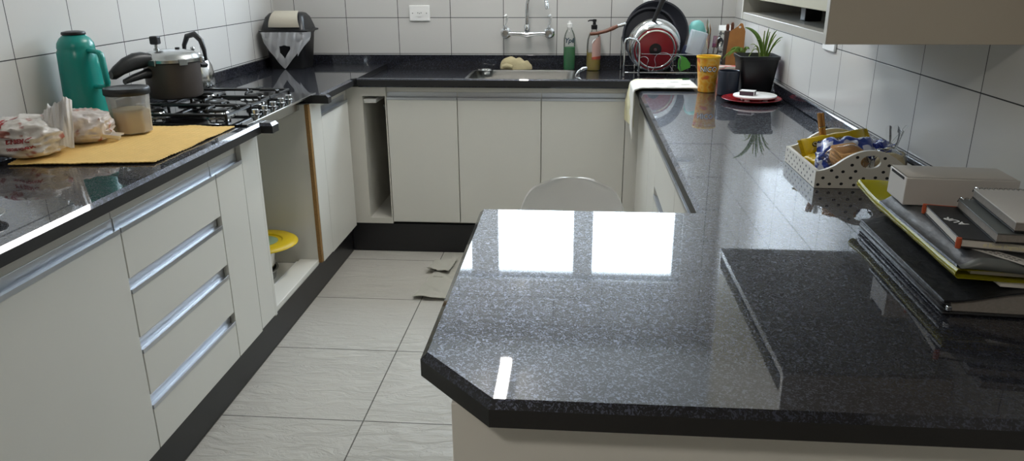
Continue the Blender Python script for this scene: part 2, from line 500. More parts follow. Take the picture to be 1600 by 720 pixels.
# ------------------------------------------------------------------ fitted cabinets
PULL = [(-0.0200, 0.034), (-0.0178, 0.034), (-0.0178, 0.004), (-0.005, 0.003), (-0.0035, 0.0085), (0.0015, 0.0085), (0.0015, -0.004), (-0.0200, -0.004)]
def pull(face, plane, a0, a1, z, parent):
    """aluminium J-profile along the top of a front; face gives where the front looks"""
    b = MB()
    if face == '+x': b.extrude_y([(plane + d, z + h) for d, h in PULL], a0, a1)
    elif face == '-x': b.extrude_y([(plane - d, z + h) for d, h in PULL], a0, a1)
    else: b.extrude_x([(plane - d, z + h) for d, h in PULL], a0, a1)
    return b.build('pull_profile', 'alu', parent, smooth=0, bevel=0.0006)
def front(name, face, plane, a0, a1, z0, z1, parent, with_pull=True, mt='white_mdf'):
    b = MB()
    zt = z1 - 0.0045 if with_pull else z1
    if face == '+x': b.box(plane - 0.018, plane, a0, a1, z0, zt)
    elif face == '-x': b.box(plane, plane + 0.018, a0, a1, z0, zt)
    else: b.box(a0, a1, plane, plane + 0.018, z0, zt)
    o = b.build(name, mt, parent, bevel=0.0012)
    if with_pull: pull(face, plane, a0, a1, z1, o)
    return o

DL = -1.155
CB = 0.168
def carcass(x0, x1, y0, y1, parent, z0=CB, z1=0.9035):
    b = MB(); b.box(x0, x1, y0, y1, z0, z1); return b.build('carcass', 'carcass', parent, bevel=0.001)

t = thing('base_cabinet', (-1.45, 1.35, 0.1605), 'wide white single-door base cabinet at the lower left, before the drawers', 'cabinet')
carcass(-1.745, DL - 0.0205, 0.95, 1.7345, t)
front('door', '+x', DL, 0.955, 1.733, 0.173, 0.823, t)
t = thing('drawer_cabinet', (-1.45, 2.0, 0.1605), 'white base cabinet of four drawers below the yellow placemat', 'cabinet')
carcass(-1.745, DL - 0.0205, 1.7365, 2.271, t)
for z0, z1 in ((0.692, 0.823), (0.521, 0.651), (0.345, 0.475), (0.173, 0.302)):
    front('drawer_front', '+x', DL, 1.738, 2.270, z0, z1, t)
t = thing('base_cabinet', (-1.45, 2.45, 0.1605), 'narrow white base cabinet between the drawers and the open stove bay', 'cabinet')
carcass(-1.745, DL - 0.0205, 2.2735, 2.60, t)
front('door', '+x', DL, 2.275, 2.472, 0.173, 0.823, t)
b = MB(); b.box(DL - 0.019, DL, 2.4745, 2.602, 0.180, 0.9035); b.build('filler_strip', 'white_mdf', t, bevel=0.001)
b = MB(); b.box(-1.745, DL, 2.6025, 2.620, 0.173, 0.9035); b.build('end_panel', 'white_mdf', t, bevel=0.001)
# open bay under the cooktop
t = thing('open_stove_bay', (-1.45, 2.9, 0.1605), 'open white cabinet bay under the cooktop, one panel edge bare brown board', 'cabinet')
b = MB(); b.box(-1.745, -1.174, 3.176, 3.1985, 0.168, 0.9035); b.build('side_panel', 'carcass', t, bevel=0.001)
b = MB(); b.box(-1.1738, -1.157, 3.176, 3.1985, 0.172, 0.9035); tag(b.build('panel_edge', 'raw_edge', t), 'bare brown board edge')
b = MB(); b.box(-1.745, -1.728, 2.6205, 3.1755, 0.168, 0.9035); b.build('back_panel', 'carcass', t)
b = MB(); b.box(-1.7275, -1.176, 2.6205, 3.1755, 0.1605, 0.167); b.build('bottom_board', 'carcass', t)
b = MB(); b.box(-1.262, -1.172, 2.6205, 3.1755, 0.1675, 0.188); b.build('front_rail', 'white_mdf', t, bevel=0.002)
# far left corner cabinet
t = thing('base_cabinet', (-1.4, 3.5, 0.1605), 'white corner base cabinet with one door beside the open stove bay', 'cabinet')
carcass(-1.745, DL - 0.0205, 3.1995, 3.788, t)
b = MB(); b.box(DL - 0.020, DL, 3.1995, 3.336, 0.170, 0.9035); b.build('stile', 'white_mdf', t, bevel=0.001)
front('door', '+x', DL, 3.338, 3.745, 0.165, 0.828, t)
# back run
DB = 3.785
t = thing('towel_niche', (-1.06, 4.1, 0.1605), 'narrow open white niche in the corner with a pull-out towel rail', 'cabinet')
b = MB()
b.box(-1.174, -1.088, DB, 4.3785, 0.165, 0.893); b.box(-0.972, -0.966, DB, 4.3785, 0.165, 0.893)
b.box(-1.088, -0.972, DB, 4.3785, 0.165, 0.196); b.box(-1.088, -0.972, DB, 4.3785, 0.846, 0.893); b.box(-1.088, -0.972, 4.36, 4.3785, 0.196, 0.846)
b.build('carcass', 'carcass', t)
b = MB(); b.box(-1.0875, -1.022, 3.80, 3.97, 0.808, 0.830); b.build('rail_runner', 'white_plastic', t, bevel=0.004)
for dx, z in ((0, 0.79), (0.016, 0.772)):
    b = MB(); b.tube([(-0.978 - dx, 3.84, z + .02), (-0.978 - dx, 3.86, z), (-0.978 - dx, 4.2, z - 0.0)], 0.0035, 8); b.build('rail_rod', 'chrome', t)
for y, z in ((3.83, 0.745), (3.95, 0.735), (4.07, 0.727)):
    b = MB(); b.tube([(-0.9725, y, z), (-0.982, y, z)], 0.005, 10); b.build('screw', 'chrome', t)
t = thing('sink_cabinet', (-0.35, 4.08, 0.1605), 'long white sink base cabinet with three doors on the back wall', 'cabinet')
carcass(-0.9655, 0.247, DB + 0.0205, 4.375, t, z1=0.80)
b = MB(); b.box(-0.9655, 0.247, DB + 0.0205, DB + 0.04, 0.8005, 0.893)
b.build('top_rail', 'carcass', t)
for a, c in ((-0.963, -0.603), (-0.599, -0.177), (-0.173, 0.2445)):
    front('door', '-y', DB, a, c, 0.178, 0.832, t)
# right run (fronts look left, over the aisle)
DR = 0.305
t = thing('base_cabinet', (0.6, 2.7, 0.1605), 'white base cabinets of the right run below the long granite top', 'cabinet')
carcass(DR + 0.0205, 0.855, 1.66, 3.765, t)
b = MB(); b.box(0.2475, DR + 0.02, DB, 3.80, 0.165, 0.893); b.build('corner_post', 'white_mdf', t, bevel=0.001)
for a, c in ((3.12, 3.70), (2.84, 3.115), ):
    front('door', '-x', DR, a, c, 0.173, 0.825, t)
for z0, z1 in ((0.66, 0.825), (0.42, 0.62), (0.173, 0.385)):
    front('drawer_front', '-x', DR, 2.25, 2.835, z0, z1, t)
front('door', '-x', DR, 1.665, 2.245, 0.173, 0.825, t)
# peninsula base
t = thing('peninsula_base', (0.35, 1.1, 0.0), 'plain white panelled base under the near end of the peninsula', 'cabinet')
b = MB(); b.box(-0.158, 0.8585, 0.868, 0.888, 0.0005, 0.9035); b.build('front_panel', 'white_mdf', t, bevel=0.0015)
b = MB(); b.box(-0.158, -0.138, 0.8885, 1.26, 0.0005, 0.9035); b.build('end_panel', 'white_mdf', t, bevel=0.0015)
b = MB(); b.box(-0.1375, 0.8585, 1.24, 1.26, 0.0005, 0.9035); b.build('rear_panel', 'white_mdf', t, bevel=0.0015)
# wall cabinet on the right
CX, CY0, CY1, CZ = 0.487, 1.572, 2.40, 1.307
t = thing('wall_cabinet', (0.67, 2.0, CZ), 'white wall cabinet at top right, open slot below its cream door', 'cabinet')
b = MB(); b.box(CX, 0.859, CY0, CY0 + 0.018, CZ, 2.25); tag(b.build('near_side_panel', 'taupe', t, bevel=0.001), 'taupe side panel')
b = MB(); b.box(CX - 0.0015, CX - 0.0001, CY0, CY0 + 0.018, CZ, 2.25); b.build('edge_band', 'white_mdf', t)
b = MB(); b.box(CX, 0.859, CY1 - 0.018, CY1, CZ, 2.25); b.build('far_side_panel', 'white_mdf', t, bevel=0.001)
b = MB(); b.box(CX + 0.001, 0.859, CY0 + 0.0185, CY1 - 0.0185, CZ, CZ + 0.020); b.build('bottom_shelf', 'white_mdf', t, bevel=0.001)
b = MB(); b.box(0.845, 0.859, CY0 + 0.0185, CY1 - 0.0185, CZ + 0.0205, 2.232); b.build('back_panel', 'carcass', t)
b = MB(); b.box(CX, 0.859, CY0 + 0.0185, CY1 - 0.0185, 2.2325, 2.25); b.build('top_board', 'white_mdf', t)
b = MB(); b.box(CX, CX + 0.018, CY0 + 0.0205, CY1 - 0.0205, 1.368, 2.23); tag(b.build('door', 'cream', t, bevel=0.0012), 'cream door')
b = MB(); b.box(CX + 0.06, CX + 0.10, 1.95, 1.99, CZ + 0.0205, 1.368); b.build('door_stop', 'soft_black', t, bevel=0.002)

# ------------------------------------------------------------------ wall outlets
def outlet(c, u, n, w, h, label, green=False):
    t = thing('wall_outlet', c, label, 'outlet')
    fr = frame(c, u, (0, 0, 1))
    b = MB(); b.xf = fr; b.box(-w / 2, w / 2, -h / 2, h / 2, 0.0005, 0.009); b.build('cover_plate', 'white_plastic', t, bevel=0.003)
    b = MB(); b.xf = fr
    b.lathe([(0.0, 0.0092), (0.017, 0.0092), (0.019, 0.011), (0.0, 0.0105)], 24, sx=1.3, closed_ends=False); b.build('socket_insert', 'white_plastic', t)
    for dx in (-0.0095, 0, 0.0095):
        b = MB(); b.xf = fr; b.lathe([(0, 0.0108), (0.0024, 0.0108), (0.0024, 0.0116), (0, 0.0116)], 10, (dx, 0.002 if dx else -0.001, 0), closed_ends=False); b.build('socket_hole', 'hole', t)
    for dx in (-0.04, 0.04):
        b = MB(); b.xf = fr; b.lathe([(0, 0.009), (0.0026, 0.009), (0.002, 0.0098), (0, 0.0098)], 10, (dx, 0, 0), closed_ends=False); b.build('cover_screw', 'hole', t)
    return t
outlet((-0.897, YB, 1.220), (1, 0, 0), (0, -1, 0), 0.118, 0.086, 'white wall outlet on the back wall tiles left of the faucet')
outlet((0.415, YB, 1.245), (1, 0, 0), (0, -1, 0), 0.118, 0.086, 'white wall outlet on the back wall behind the big frying pan')
outlet((XR, 2.72, 1.222), (0, -1, 0), (-1, 0, 0), 0.13, 0.08, 'white wall outlet on the right wall under the wall cabinet')

# ------------------------------------------------------------------ left counter: cooktop and what stands on it
M['black_glass'] = mat('black_glass', '#0b0b0c', 0.06)
M['cast_iron'] = mat('black_enamel', '#121212', 0.28)
M['dark_enamel'] = mat('charcoal_nonstick', '#453e3a', 0.42, vary=.06)
M['teal'] = mat('teal_plastic', '#168c83', 0.25)
M['mat_yellow'] = mat('yellow_ribbed_mat', '#f0c97c', 0.75, vary=.12, vscale=30)
M['clear_plastic'] = thin_clear('milky_clear_plastic', (.97, .97, .97), rough=.12, haze=.28)
M['cling'] = thin_clear('crinkled_clear_film', (1, 1, 1), ior=1.22, rough=.10, haze=.04)
M['bottle_clear'] = thin_clear('clear_bottle_plastic', (.98, .98, .98), ior=1.3, rough=.08, haze=.10)
M['bin_bag'] = thin_clear('thin_white_bag', (1, 1, 1), rough=.2, haze=.62, hazecol=(.88, .89, .92))
M['cream_powder'] = mat('cream_powder', '#dcc69a', 0.9)

ct = thing('cooktop', (-1.385, 2.87, ZT), 'black glass gas cooktop with steel front rim on the left counter', 'cooktop')
gz = ZT + 0.0006
b = MB(); b.prism([(-1.638, 2.512), (-1.140, 2.512), (-1.140, 3.232), (-1.638, 3.232)], gz, gz + 0.006); b.build('glass_plate', 'black_glass', ct, bevel=0.0015)
b = MB(); b.box(-1.1395, -1.134, 2.512, 3.232, gz - 0.0, gz + 0.0075); b.build('front_rim', 'steel_bright', ct, bevel=0.001)
b = MB(); b.box(-1.62, -1.19, 2.66, 3.165, 0.882, 0.9398); b.build('burner_box', 'steel', ct, bevel=0.004)
gp = gz + 0.0062
BURN = [(-1.315, 2.675, .036), (-1.33, 3.045, .036), (-1.415, 2.865, .05), (-1.545, 2.66, .03), (-1.545, 3.06, .03)]
for x, y, r in BURN:
    b = MB(); b.lathe([(r + .022, 0), (r + .022, .003), (r + .012, .005), (r + .004, .010), (r, .017), (r * .5, .017)], 32, (x, y, gp)); o = b.build('burner', 'steel_bright', ct)
    b = MB(); b.lathe([(r - .002, .0172), (r - .002, .022), (r - .008, .025), (0.0, .026)], 32, (x, y, gp), closed_ends=False); b.build('burner_cap', 'cast_iron', o)
def grate(x0, x1, y0, y1, spots):
    b = MB()
    z = gp + 0.040
    r = 0.0055
    ring = [(x0, y0), (x1, y0), (x1, y1), (x0, y1)]
    for (ax, ay), (bx, by) in zip(ring, ring[1:] + ring[:1]):
        b.tube([(ax, ay, gp + 0.022), (bx, by, gp + 0.022)], r, 8)
    for ax, ay in ring:
        b.tube([(ax, ay, gp + 0.0005), (ax, ay, gp + 0.024)], r, 8)
    for sx, sy in spots:
        for dx, dy in ((1, 0), (-1, 0), (0, 1), (0, -1)):
            ex = x1 if dx > 0 else x0 if dx < 0 else sx
            ey = y1 if dy > 0 else y0 if dy < 0 else sy
            if abs(dy) and len(spots) > 1 and abs(ey - sy) > (y1 - y0) / 3: ey = sy + dy * 0.085
            ux, uy = sx + dx * 0.028, sy + dy * 0.028
            b.tube([(ex, ey, gp + 0.022), (ex, ey, z - 0.004), (ex - dx * 0.006, ey - dy * 0.006, z), (ux, uy, z), (ux - dx * .002, uy - dy * .002, z - .006)], r, 8)
    return b.build('pan_grate', 'cast_iron', ct)
grate(-1.62, -1.235, 2.565, 2.765, [(-1.315, 2.675), (-1.545, 2.66)])
grate(-1.56, -1.235, 2.775, 2.955, [(-1.415, 2.865)])
grate(-1.62, -1.235, 2.965, 3.175, [(-1.33, 3.045), (-1.545, 3.06)])
for y in (2.70, 2.785, 2.87, 2.955, 3.04):
    b = MB(); b.lathe([(.017, 0), (.017, .004), (.0125, .006), (.0115, .020), (.009, .022), (0, .022)], 20, (-1.185, y, gp)); b.build('knob', 'chrome', ct)

# pressure cooker
PX, PY, PZ = -1.548, 2.825, gp + 0.0460
t = thing('pressure_cooker', (PX, PY, PZ), 'dark grey pressure cooker with aluminium lid and black handle on the cooktop', 'pressure cooker')
b = MB(); b.lathe([(.0, 0), (.088, 0), (.097, .006), (.1005, .02), (.1015, .132), (.0985, .134)], 48, (PX, PY, PZ), closed_ends=False); b.build('pot_body', 'dark_enamel', t)
b = MB(); b.lathe([(.104, .1345), (.1075, .136), (.108, .147), (.102, .151), (.098, .160), (.082, .170), (.05, .177), (0, .180)], 48, (PX, PY, PZ), closed_ends=False)
lid = b.build('lid', 'steel', t)
for k in range(6):
    a = k * pi / 3 + .35
    b = MB(); b.xf = rotz((PX, PY, PZ), a); b.box(.104, .112, -.016, .016, .126, .150); b.build('clamp_tab', 'steel', lid, bevel=0.002)
kx, ky = PX - .050, PY - .005
b = MB(); b.lathe([(.010, .170), (.010, .182), (.006, .183), (.006, .197), (.0, .197)], 16, (kx, ky, PZ), closed_ends=False); s_ = b.build('valve_stem', 'steel', lid)
b = MB(); b.box(kx - .016, kx + .016, ky - .015, ky + .015, PZ + .197, PZ + .228); b.build('weight_knob', 'soft_black', s_, bevel=0.005)
b = MB(); b.lathe([(.008, .172), (.009, .184), (0, .185)], 14, (PX + .02, PY + .02, PZ), closed_ends=False); b.build('safety_valve', 'soft_black', lid)
b = MB()
hd = Vector((-.46, -.888, 0))
def hp(s, z): return Vector((PX, PY, PZ)) + hd * s + Vector((0, 0, z))
sec = []
for s, zt, zb, w in ((.088, .172, .128, .026), (.12, .180, .120, .025), (.155, .178, .116, .023), (.195, .164, .106, .020), (.230, .140, .092, .019), (.247, .124, .094, .014)):
    p = hp(s, 0); sd = Vector((hd.y, -hd.x, 0)) * w
    r_ = []
    for k in range(12):
        a = 2 * pi * k / 12
        r_.append(p + sd * cos(a) + Vector((0, 0, (zt + zb) / 2 + (zt - zb) / 2 * sin(a))))
    sec.append(r_)
b.loops(sec); b.build('long_handle', 'black_plastic', t)
b = MB()
sec = []
for s, zt, zb, w in ((.099, .1205, .080, .020), (.125, .113, .082, .019), (.165, .103, .076, .016), (.20, .090, .070, .012)):
    p = hp(s, 0); sd = Vector((hd.y, -hd.x, 0)) * w
    sec.append([p + sd * cos(2 * pi * k / 12) + Vector((0, 0, (zt + zb) / 2 + (zt - zb) / 2 * sin(2 * pi * k / 12))) for k in range(12)])
b.loops(sec); b.build('lower_handle', 'black_plastic', t)
b = MB(); sd = Vector((-hd.y, hd.x, 0))
b.tube([hp(-.100, .112) - sd * .03, hp(-.122, .110) - sd * .028, hp(-.134, .108), hp(-.122, .110) + sd * .028, hp(-.100, .112) + sd * .03], [.008, .011, .012, .011, .008], 10, flat=1.4)
b.build('side_handle', 'black_plastic', t)

# kettle
KX, KY, KZ = -1.597, 3.095, gp + 0.0460
t = thing('kettle', (KX, KY, KZ), 'shiny steel kettle with black arched handle behind the pressure cooker', 'kettle')
b = MB(); b.lathe([(0, 0), (.066, 0), (.072, .005), (.074, .02), (.073, .05), (.068, .085), (.054, .115), (.036, .130), (.030, .133)], 40, (KX, KY, KZ), closed_ends=False); b.build('kettle_body', 'steel_bright', t)
b = MB(); b.lathe([(.031, .1335), (.028, .138), (.010, .142), (.006, .146), (.009, .156), (.006, .162), (0, .163)], 24, (KX, KY, KZ), closed_ends=False); b.build('kettle_lid', 'steel_bright', t)
b = MB(); b.tube([(KX - .045, KY + .035, KZ + .075), (KX - .072, KY + .06, KZ + .108), (KX - .088, KY + .072, KZ + .125)], [.016, .011, .009], 12); b.build('spout', 'steel_bright', t)
b = MB(); b.tube([(KX + .062, KY - .02, KZ + .108), (KX + .060, KY - .02, KZ + .150), (KX + .05, KY - .017, KZ + .190), (KX + .02, KY - .007, KZ + .214), (KX - .018, KY + .006, KZ + .205), (KX - .040, KY + .013, KZ + .168), (KX - .046, KY + .015, KZ + .122)], [.006, .009, .0115, .012, .0115, .009, .006], 12)
b.build('kettle_handle', 'black_plastic', t)

# ribbed yellow mat
t = thing('placemat', (-1.43, 2.2, ZT), 'yellow ribbed placemat spread on the left granite counter', 'placemat')
A0, A1, A2, A3 = Vector((-1.575, 1.925, 0)), Vector((-1.178, 1.975, 0)), Vector((-1.172, 2.490, 0)), Vector((-1.712, 2.470, 0))
def matf(u, v):
    p = (A0 * (1 - u) + A1 * u) * (1 - v) + (A3 * (1 - u) + A2 * u) * v
    n = noise.noise((p.x * 9, p.y * 9, 0.3))
    edge = min(u, 1 - u, v, 1 - v)
    lift = max(0, .06 - edge) / .06 * .0035 * (0.5 + noise.noise((p.x * 14, p.y * 14, 2.0)))
    p = p + Vector((0, 0, ZT + 0.0052 + .0011 * sin(v * 2 * pi * 34 + 2.2 * n) + .0005 * sin(u * 2 * pi * 30) + max(0, lift)))
    if v == 0 or u == 1: p.x += .004 * noise.noise((p.y * 25, p.x * 25, 1.1)); p.y += .004 * noise.noise((p.x * 25, 3.3, 1.1))
    return p
b = MB(); b.sheet(matf, 90, 150, th=0.0028); b.build('mat_sheet', 'mat_yellow', t, smooth=60)

# plastic bags of bread: white film with red print
def print_mat(name, base, ink, scale, lo, hi, seed, crease=0.0):
    m, nt, pb = new_mat(name)
    L = nt.links.new
    tc = nt.nodes.new('ShaderNodeTexCoord')
    n = nt.nodes.new('ShaderNodeTexNoise'); n.noise_dimensions = '4D'; n.inputs['W'].default_value = seed; n.inputs['Scale'].default_value = scale; n.inputs['Detail'].default_value = 1.5
    L(tc.outputs['Object'], n.inputs['Vector'])
    r = nt.nodes.new('ShaderNodeValToRGB'); e = r.color_ramp.elements
    e[0].position = lo; e[0].color = srgb(base); e[1].position = hi; e[1].color = srgb(ink)
    L(n.outputs['Fac'], r.inputs[0])
    L(r.outputs[0], pb.inputs['Base Color'])
    pb.inputs['Roughness'].default_value = 0.3
    if crease:
        v = nt.nodes.new('ShaderNodeTexNoise'); v.inputs['Scale'].default_value = 26; v.inputs['Detail'].default_value = 3; v.inputs['Distortion'].default_value = 1.5
        v.noise_type = 'RIDGED_MULTIFRACTAL'
        L(tc.outputs['Object'], v.inputs['Vector'])
        bp = nt.nodes.new('ShaderNodeBump'); bp.inputs['Strength'].default_value = crease; bp.inputs['Distance'].default_value = 0.004
        L(v.outputs['Fac'], bp.inputs['Height']); L(bp.outputs[0], pb.inputs['Normal'])
    pb.inputs['Subsurface Weight'].default_value = 0.15
    pb.inputs['Subsurface Radius'].default_value = (.02, .018, .016)
    return m
M['bag_print'] = print_mat('printed_white_film', '#d9d3cc', '#a8675a', 26, .60, .66, 1.0, crease=.45)
M['bag_print2'] = print_mat('printed_white_film_orange', '#d6cdc8', '#b3603f', 22, .58, .66, 4.0, crease=.45)
M['red_ink'] = mat('red_ink', '#a63a3a', 0.5)
M['bag_plain'] = mat('white_film', '#dcd9d6', 0.3)

def crumple(c, hx, hy, h, seed, base, nu=88, nv=54, amp=.22, rot=0.0, sq=.75):
    b = MB()
    cr, sr = cos(rot), sin(rot)
    rings = []
    for j in range(nv + 1):
        th = pi * (j / nv) - pi / 2
        ring = []
        for i in range(nu):
            ph = 2 * pi * i / nu
            sg = lambda w, e: math.copysign(abs(w) ** e, w)
            d = Vector((sg(cos(th), sq) * sg(cos(ph), sq), sg(cos(th), sq) * sg(sin(ph), sq), sg(sin(th), sq)))
            q = d * 1.25 + Vector((seed, seed * .7, -seed))
            w = 1 - abs(noise.noise(q)) * 1.4
            w2 = 1 - abs(noise.noise(q * 2.3)) * 1.6
            w3 = 1 - abs(noise.noise(q * 5.1)) * 1.8
            k = 1 + amp * (w - .7) + amp * .5 * (w2 - .6) + amp * .10 * (w3 - .6)
            x, y, z = d.x * hx * k, d.y * hy * k, (d.z + 1) * .5 * h * (0.82 + .5 * (k - 0.85))
            z = max(0.0, z - .04 * h)
            ring.append((c[0] + x * cr - y * sr, c[1] + x * sr + y * cr, base + z))
        rings.append(ring)
    b.loops(rings, True, True, True)
    return b

def pleated_fan(p0, p1, q0, q1, n, amp, nv=10, th=0.0006):
    """pleated film gathered between p0-p1 (bottom) and q0-q1 (top)"""
    p0, p1, q0, q1 = map(Vector, (p0, p1, q0, q1))
    nor = (p1 - p0).cross(q0 - p0).normalized()
    def f(u, v):
        p = (p0 * (1 - u) + p1 * u) * (1 - v) + (q0 * (1 - u) + q1 * u) * v
        q = p + nor * amp * (.5 + v) * (1.6 * noise.noise((u * n * .9, v * 1.2, 1.7)) + .9 * noise.noise((u * n * 2.3 + v, v * 2, 5.1))) + nor * .022 * sin(u * pi) * (.4 + .6 * v)
        return q + (q1 - p1).normalized() * .012 * v * noise.noise((u * 6, 2.2, n))
    b = MB(); b.sheet(f, n * 8, nv, th=th); return b

mz = ZT + 0.0098
t = thing('plastic_bag', (-1.60, 2.03, mz), 'larger white plastic bag with red print and gathered top at the left edge', 'plastic bag')
body = crumple((-1.598, 2.035), .118, .096, .122, 3.1, mz, rot=-.12, amp=.26).build('bag_film', 'bag_print', t, smooth=55)
pleated_fan((-1.535, 2.015, mz + .03), (-1.458, 2.05, mz + .015), (-1.556, 2.075, mz + .112), (-1.462, 2.085, mz + .158), 6, .010).build('gathered_top', 'bag_plain', t, smooth=50)
def on_film(nm, s, size, at, xdir, up, target, par, bold=0.0):
    o = lettering(nm, s, size, frame(at, xdir, up), 'red_ink', par, thick=0.0, bold=bold)
    bm = bmesh.new(); bm.from_mesh(o.data)
    bmesh.ops.triangulate(bm, faces=bm.faces)
    for _ in range(2): bmesh.ops.subdivide_edges(bm, edges=[e for e in bm.edges if e.calc_length() > size * .12], cuts=1, use_grid_fill=True)
    bmesh.ops.triangulate(bm, faces=bm.faces)
    bm.to_mesh(o.data); bm.free()
    sw = o.modifiers.new('wrap', 'SHRINKWRAP'); sw.target = target; sw.offset = 0.0018; sw.wrap_method = 'PROJECT'
    sw.use_project_y = True; sw.use_positive_direction = True; sw.use_negative_direction = False
    return o
on_film('printed_number', '18', .034, (-1.612, 1.890, mz + .094), (1, .02, .12), (0, .55, 1), body, body, .0012)
on_film('printed_words', 'DE BEM C', .017, (-1.548, 1.890, mz + .056), (1, .0, .10), (0, .3, 1), body, body, .0007)
on_film('printed_words', 'DISCUSS FORM', .011, (-1.546, 1.890, mz + .036), (1, .0, .10), (0, .3, 1), body, body, .0005)
t = thing('plastic_bag', (-1.53, 2.2, mz), 'smaller crumpled white plastic bag with orange print before the teal thermos', 'plastic bag')
crumple((-1.535, 2.215), .082, .060, .110, 7.7, mz, rot=.25, amp=.30).build('bag_film', 'bag_print2', t, smooth=55)
pleated_fan((-1.485, 2.155, mz + .034), (-1.475, 2.20, mz + .038), (-1.432, 2.228, mz + .012), (-1.432, 2.262, mz + .018), 3, .004).build('bag_tail', 'bag_plain', t, smooth=50)

# teal thermos
TX, TY = -1.655, 2.432
t = thing('thermos', (TX, TY, ZT), 'teal thermos flask with black stopper behind the plastic bags', 'thermos')
b = MB(); b.lathe([(0, .0100), (.064, .0100), (.068, .014), (.067, .05), (.0615, .23), (.0605, .262), (.0565, .270), (.0575, .276), (.055, .290), (.046, .305), (.036, .314), (.033, .3165)], 48, (TX, TY, ZT), closed_ends=False); b.build('flask_body', 'teal', t)
b = MB(); b.lathe([(.036, .3168), (.037, .320), (.035, .326), (.02, .329), (0, .3295)], 32, (TX, TY, ZT), closed_ends=False); b.build('stopper', 'soft_black', t)
hx_ = Vector((.95, -.30, 0)).normalized()
def tp(s, z): return (TX + hx_.x * s, TY + hx_.y * s, ZT + z)
b = MB(); b.tube([tp(.054, .268), tp(.075, .266), tp(.096, .264), tp(.106, .258), tp(.110, .245), tp(.113, .20), tp(.116, .165), tp(.112, .155), tp(.095, .150), tp(.060, .150)], .0075, 10, flat=1.5); b.build('flask_handle', 'teal', t)

# canister with a black lid
QX, QY, QZ = -1.462, 2.362, mz
t = thing('canister', (QX, QY, QZ), 'clear plastic canister of cream powder with black lid on the yellow placemat', 'canister')
def octo(r, z, n=8, k=4):
    out = []
    for i in range(n):
        a0 = 2 * pi * (i + .5) / n
        a1 = 2 * pi * (i + 1.5) / n
        for j in range(k):
            f = j / k
            out.append((QX + r * (cos(a0) * (1 - f) + cos(a1) * f), QY + r * (sin(a0) * (1 - f) + sin(a1) * f), QZ + z))
    return out
b = MB(); b.loops([octo(.055, 0), octo(.060, .003), octo(.0635, .09), octo(.066, .118), octo(.066, .124)], cap1=False); b.build('container_body', 'clear_plastic', t, smooth=25)
b = MB(); b.loops([octo(.0545, .003), octo(.0585, .005), octo(.0605, .070), octo(.05, .078), octo(.02, .074)]); b.build('powder', 'cream_powder', t, smooth=60)
b = MB(); b.lathe([(0, .1245), (.0685, .1245), (.0705, .127), (.0705, .143), (.068, .147), (.058, .147), (.055, .1445), (0, .1445)], 48, (QX, QY, QZ), closed_ends=False); b.build('lid', 'soft_black', t)

# stainless dish at the very edge
t = thing('dish', (-1.285, 1.44, ZT), 'round stainless dish on the left counter at the picture edge', 'dish')
b = MB(); b.lathe([(0, .0006), (.05, .0006), (.054, .003), (.068, .016), (.0715, .0165), (.071, .018), (.067, .0175), (.052, .0045), (0, .0035)], 40, (-1.300, 1.44, ZT), closed_ends=False); b.build('dish_bowl', 'steel', t)

# pans with a yellow lid in the open bay
BX, BY, BZ = -1.405, 2.965, 0.1674
t = thing('roasting_pan', (BX, BY, BZ), 'low stainless pan on the floor of the open stove bay', 'pan')
b = MB(); b.lathe([(0, .0006), (.095, .0006), (.103, .008), (.110, .048), (.118, .050), (.118, .053), (.108, .052), (.100, .011), (0, .004)], 48, (BX, BY, BZ), closed_ends=False); b.build('pan_body', 'steel', t)
t = thing('mixing_bowl', (BX, BY, BZ + .0047), 'steel bowl under the round yellow cover in the open stove bay', 'bowl')
b = MB(); b.lathe([(0, .0), (.070, 0), (.090, .02), (.106, .065), (.120, .150), (.126, .151), (.126, .154), (.116, .153), (.088, .024), (0, .006)], 48, (BX, BY, BZ + .0047), closed_ends=False); b.build('bowl_body', 'steel_bright', t)
M['yellow_plastic'] = mat('yellow_plastic', '#d3b50c', 0.4)
M['faded_teal'] = mat('faded_teal_print', '#8aa283', 0.5)
LX, LY, LZ = BX + .048, BY + .035, BZ + .1594
t = thing('food_cover', (LX, LY, LZ), 'round yellow plastic cover with pale green centre in the open stove bay', 'cover')
b = MB(); b.lathe([(0, .008), (.085, .008), (.09, .013), (.136, .016), (.153, .006), (.155, .001), (.153, .0005), (.135, .0125), (.092, .0095), (.087, .004), (0, .004)], 56, (LX, LY, LZ), closed_ends=False); o = b.build('cover_disc', 'yellow_plastic', t)
b = MB(); b.lathe([(0, .0084), (.070, .0084), (.070, .0092), (0, .0094)], 40, (LX, LY, LZ), closed_ends=False); b.build('centre_print', 'faded_teal', t)
for dy in (-.022, 0, .022):
    b = MB(); b.tube([(LX - .04, LY + dy, LZ + .0105), (LX - .012, LY + dy + .006, LZ + .0105), (LX + .016, LY + dy, LZ + .0105)], .0025, 6, flat=.5); b.build('printed_mark', 'yellow_plastic', t)
t = thing('gas_hose', (-1.3, 2.8, .17), 'white gas hose lying behind the front rail of the stove bay', 'hose')
b = MB(); b.tube([(-1.60, 2.64, .1752), (-1.45, 2.66, .1752), (-1.32, 2.74, .1752), (-1.272, 2.83, .1752), (-1.2705, 2.98, .1752), (-1.2705, 3.16, .1752)], .0075, 10); b.build('hose', 'white_plastic', t)

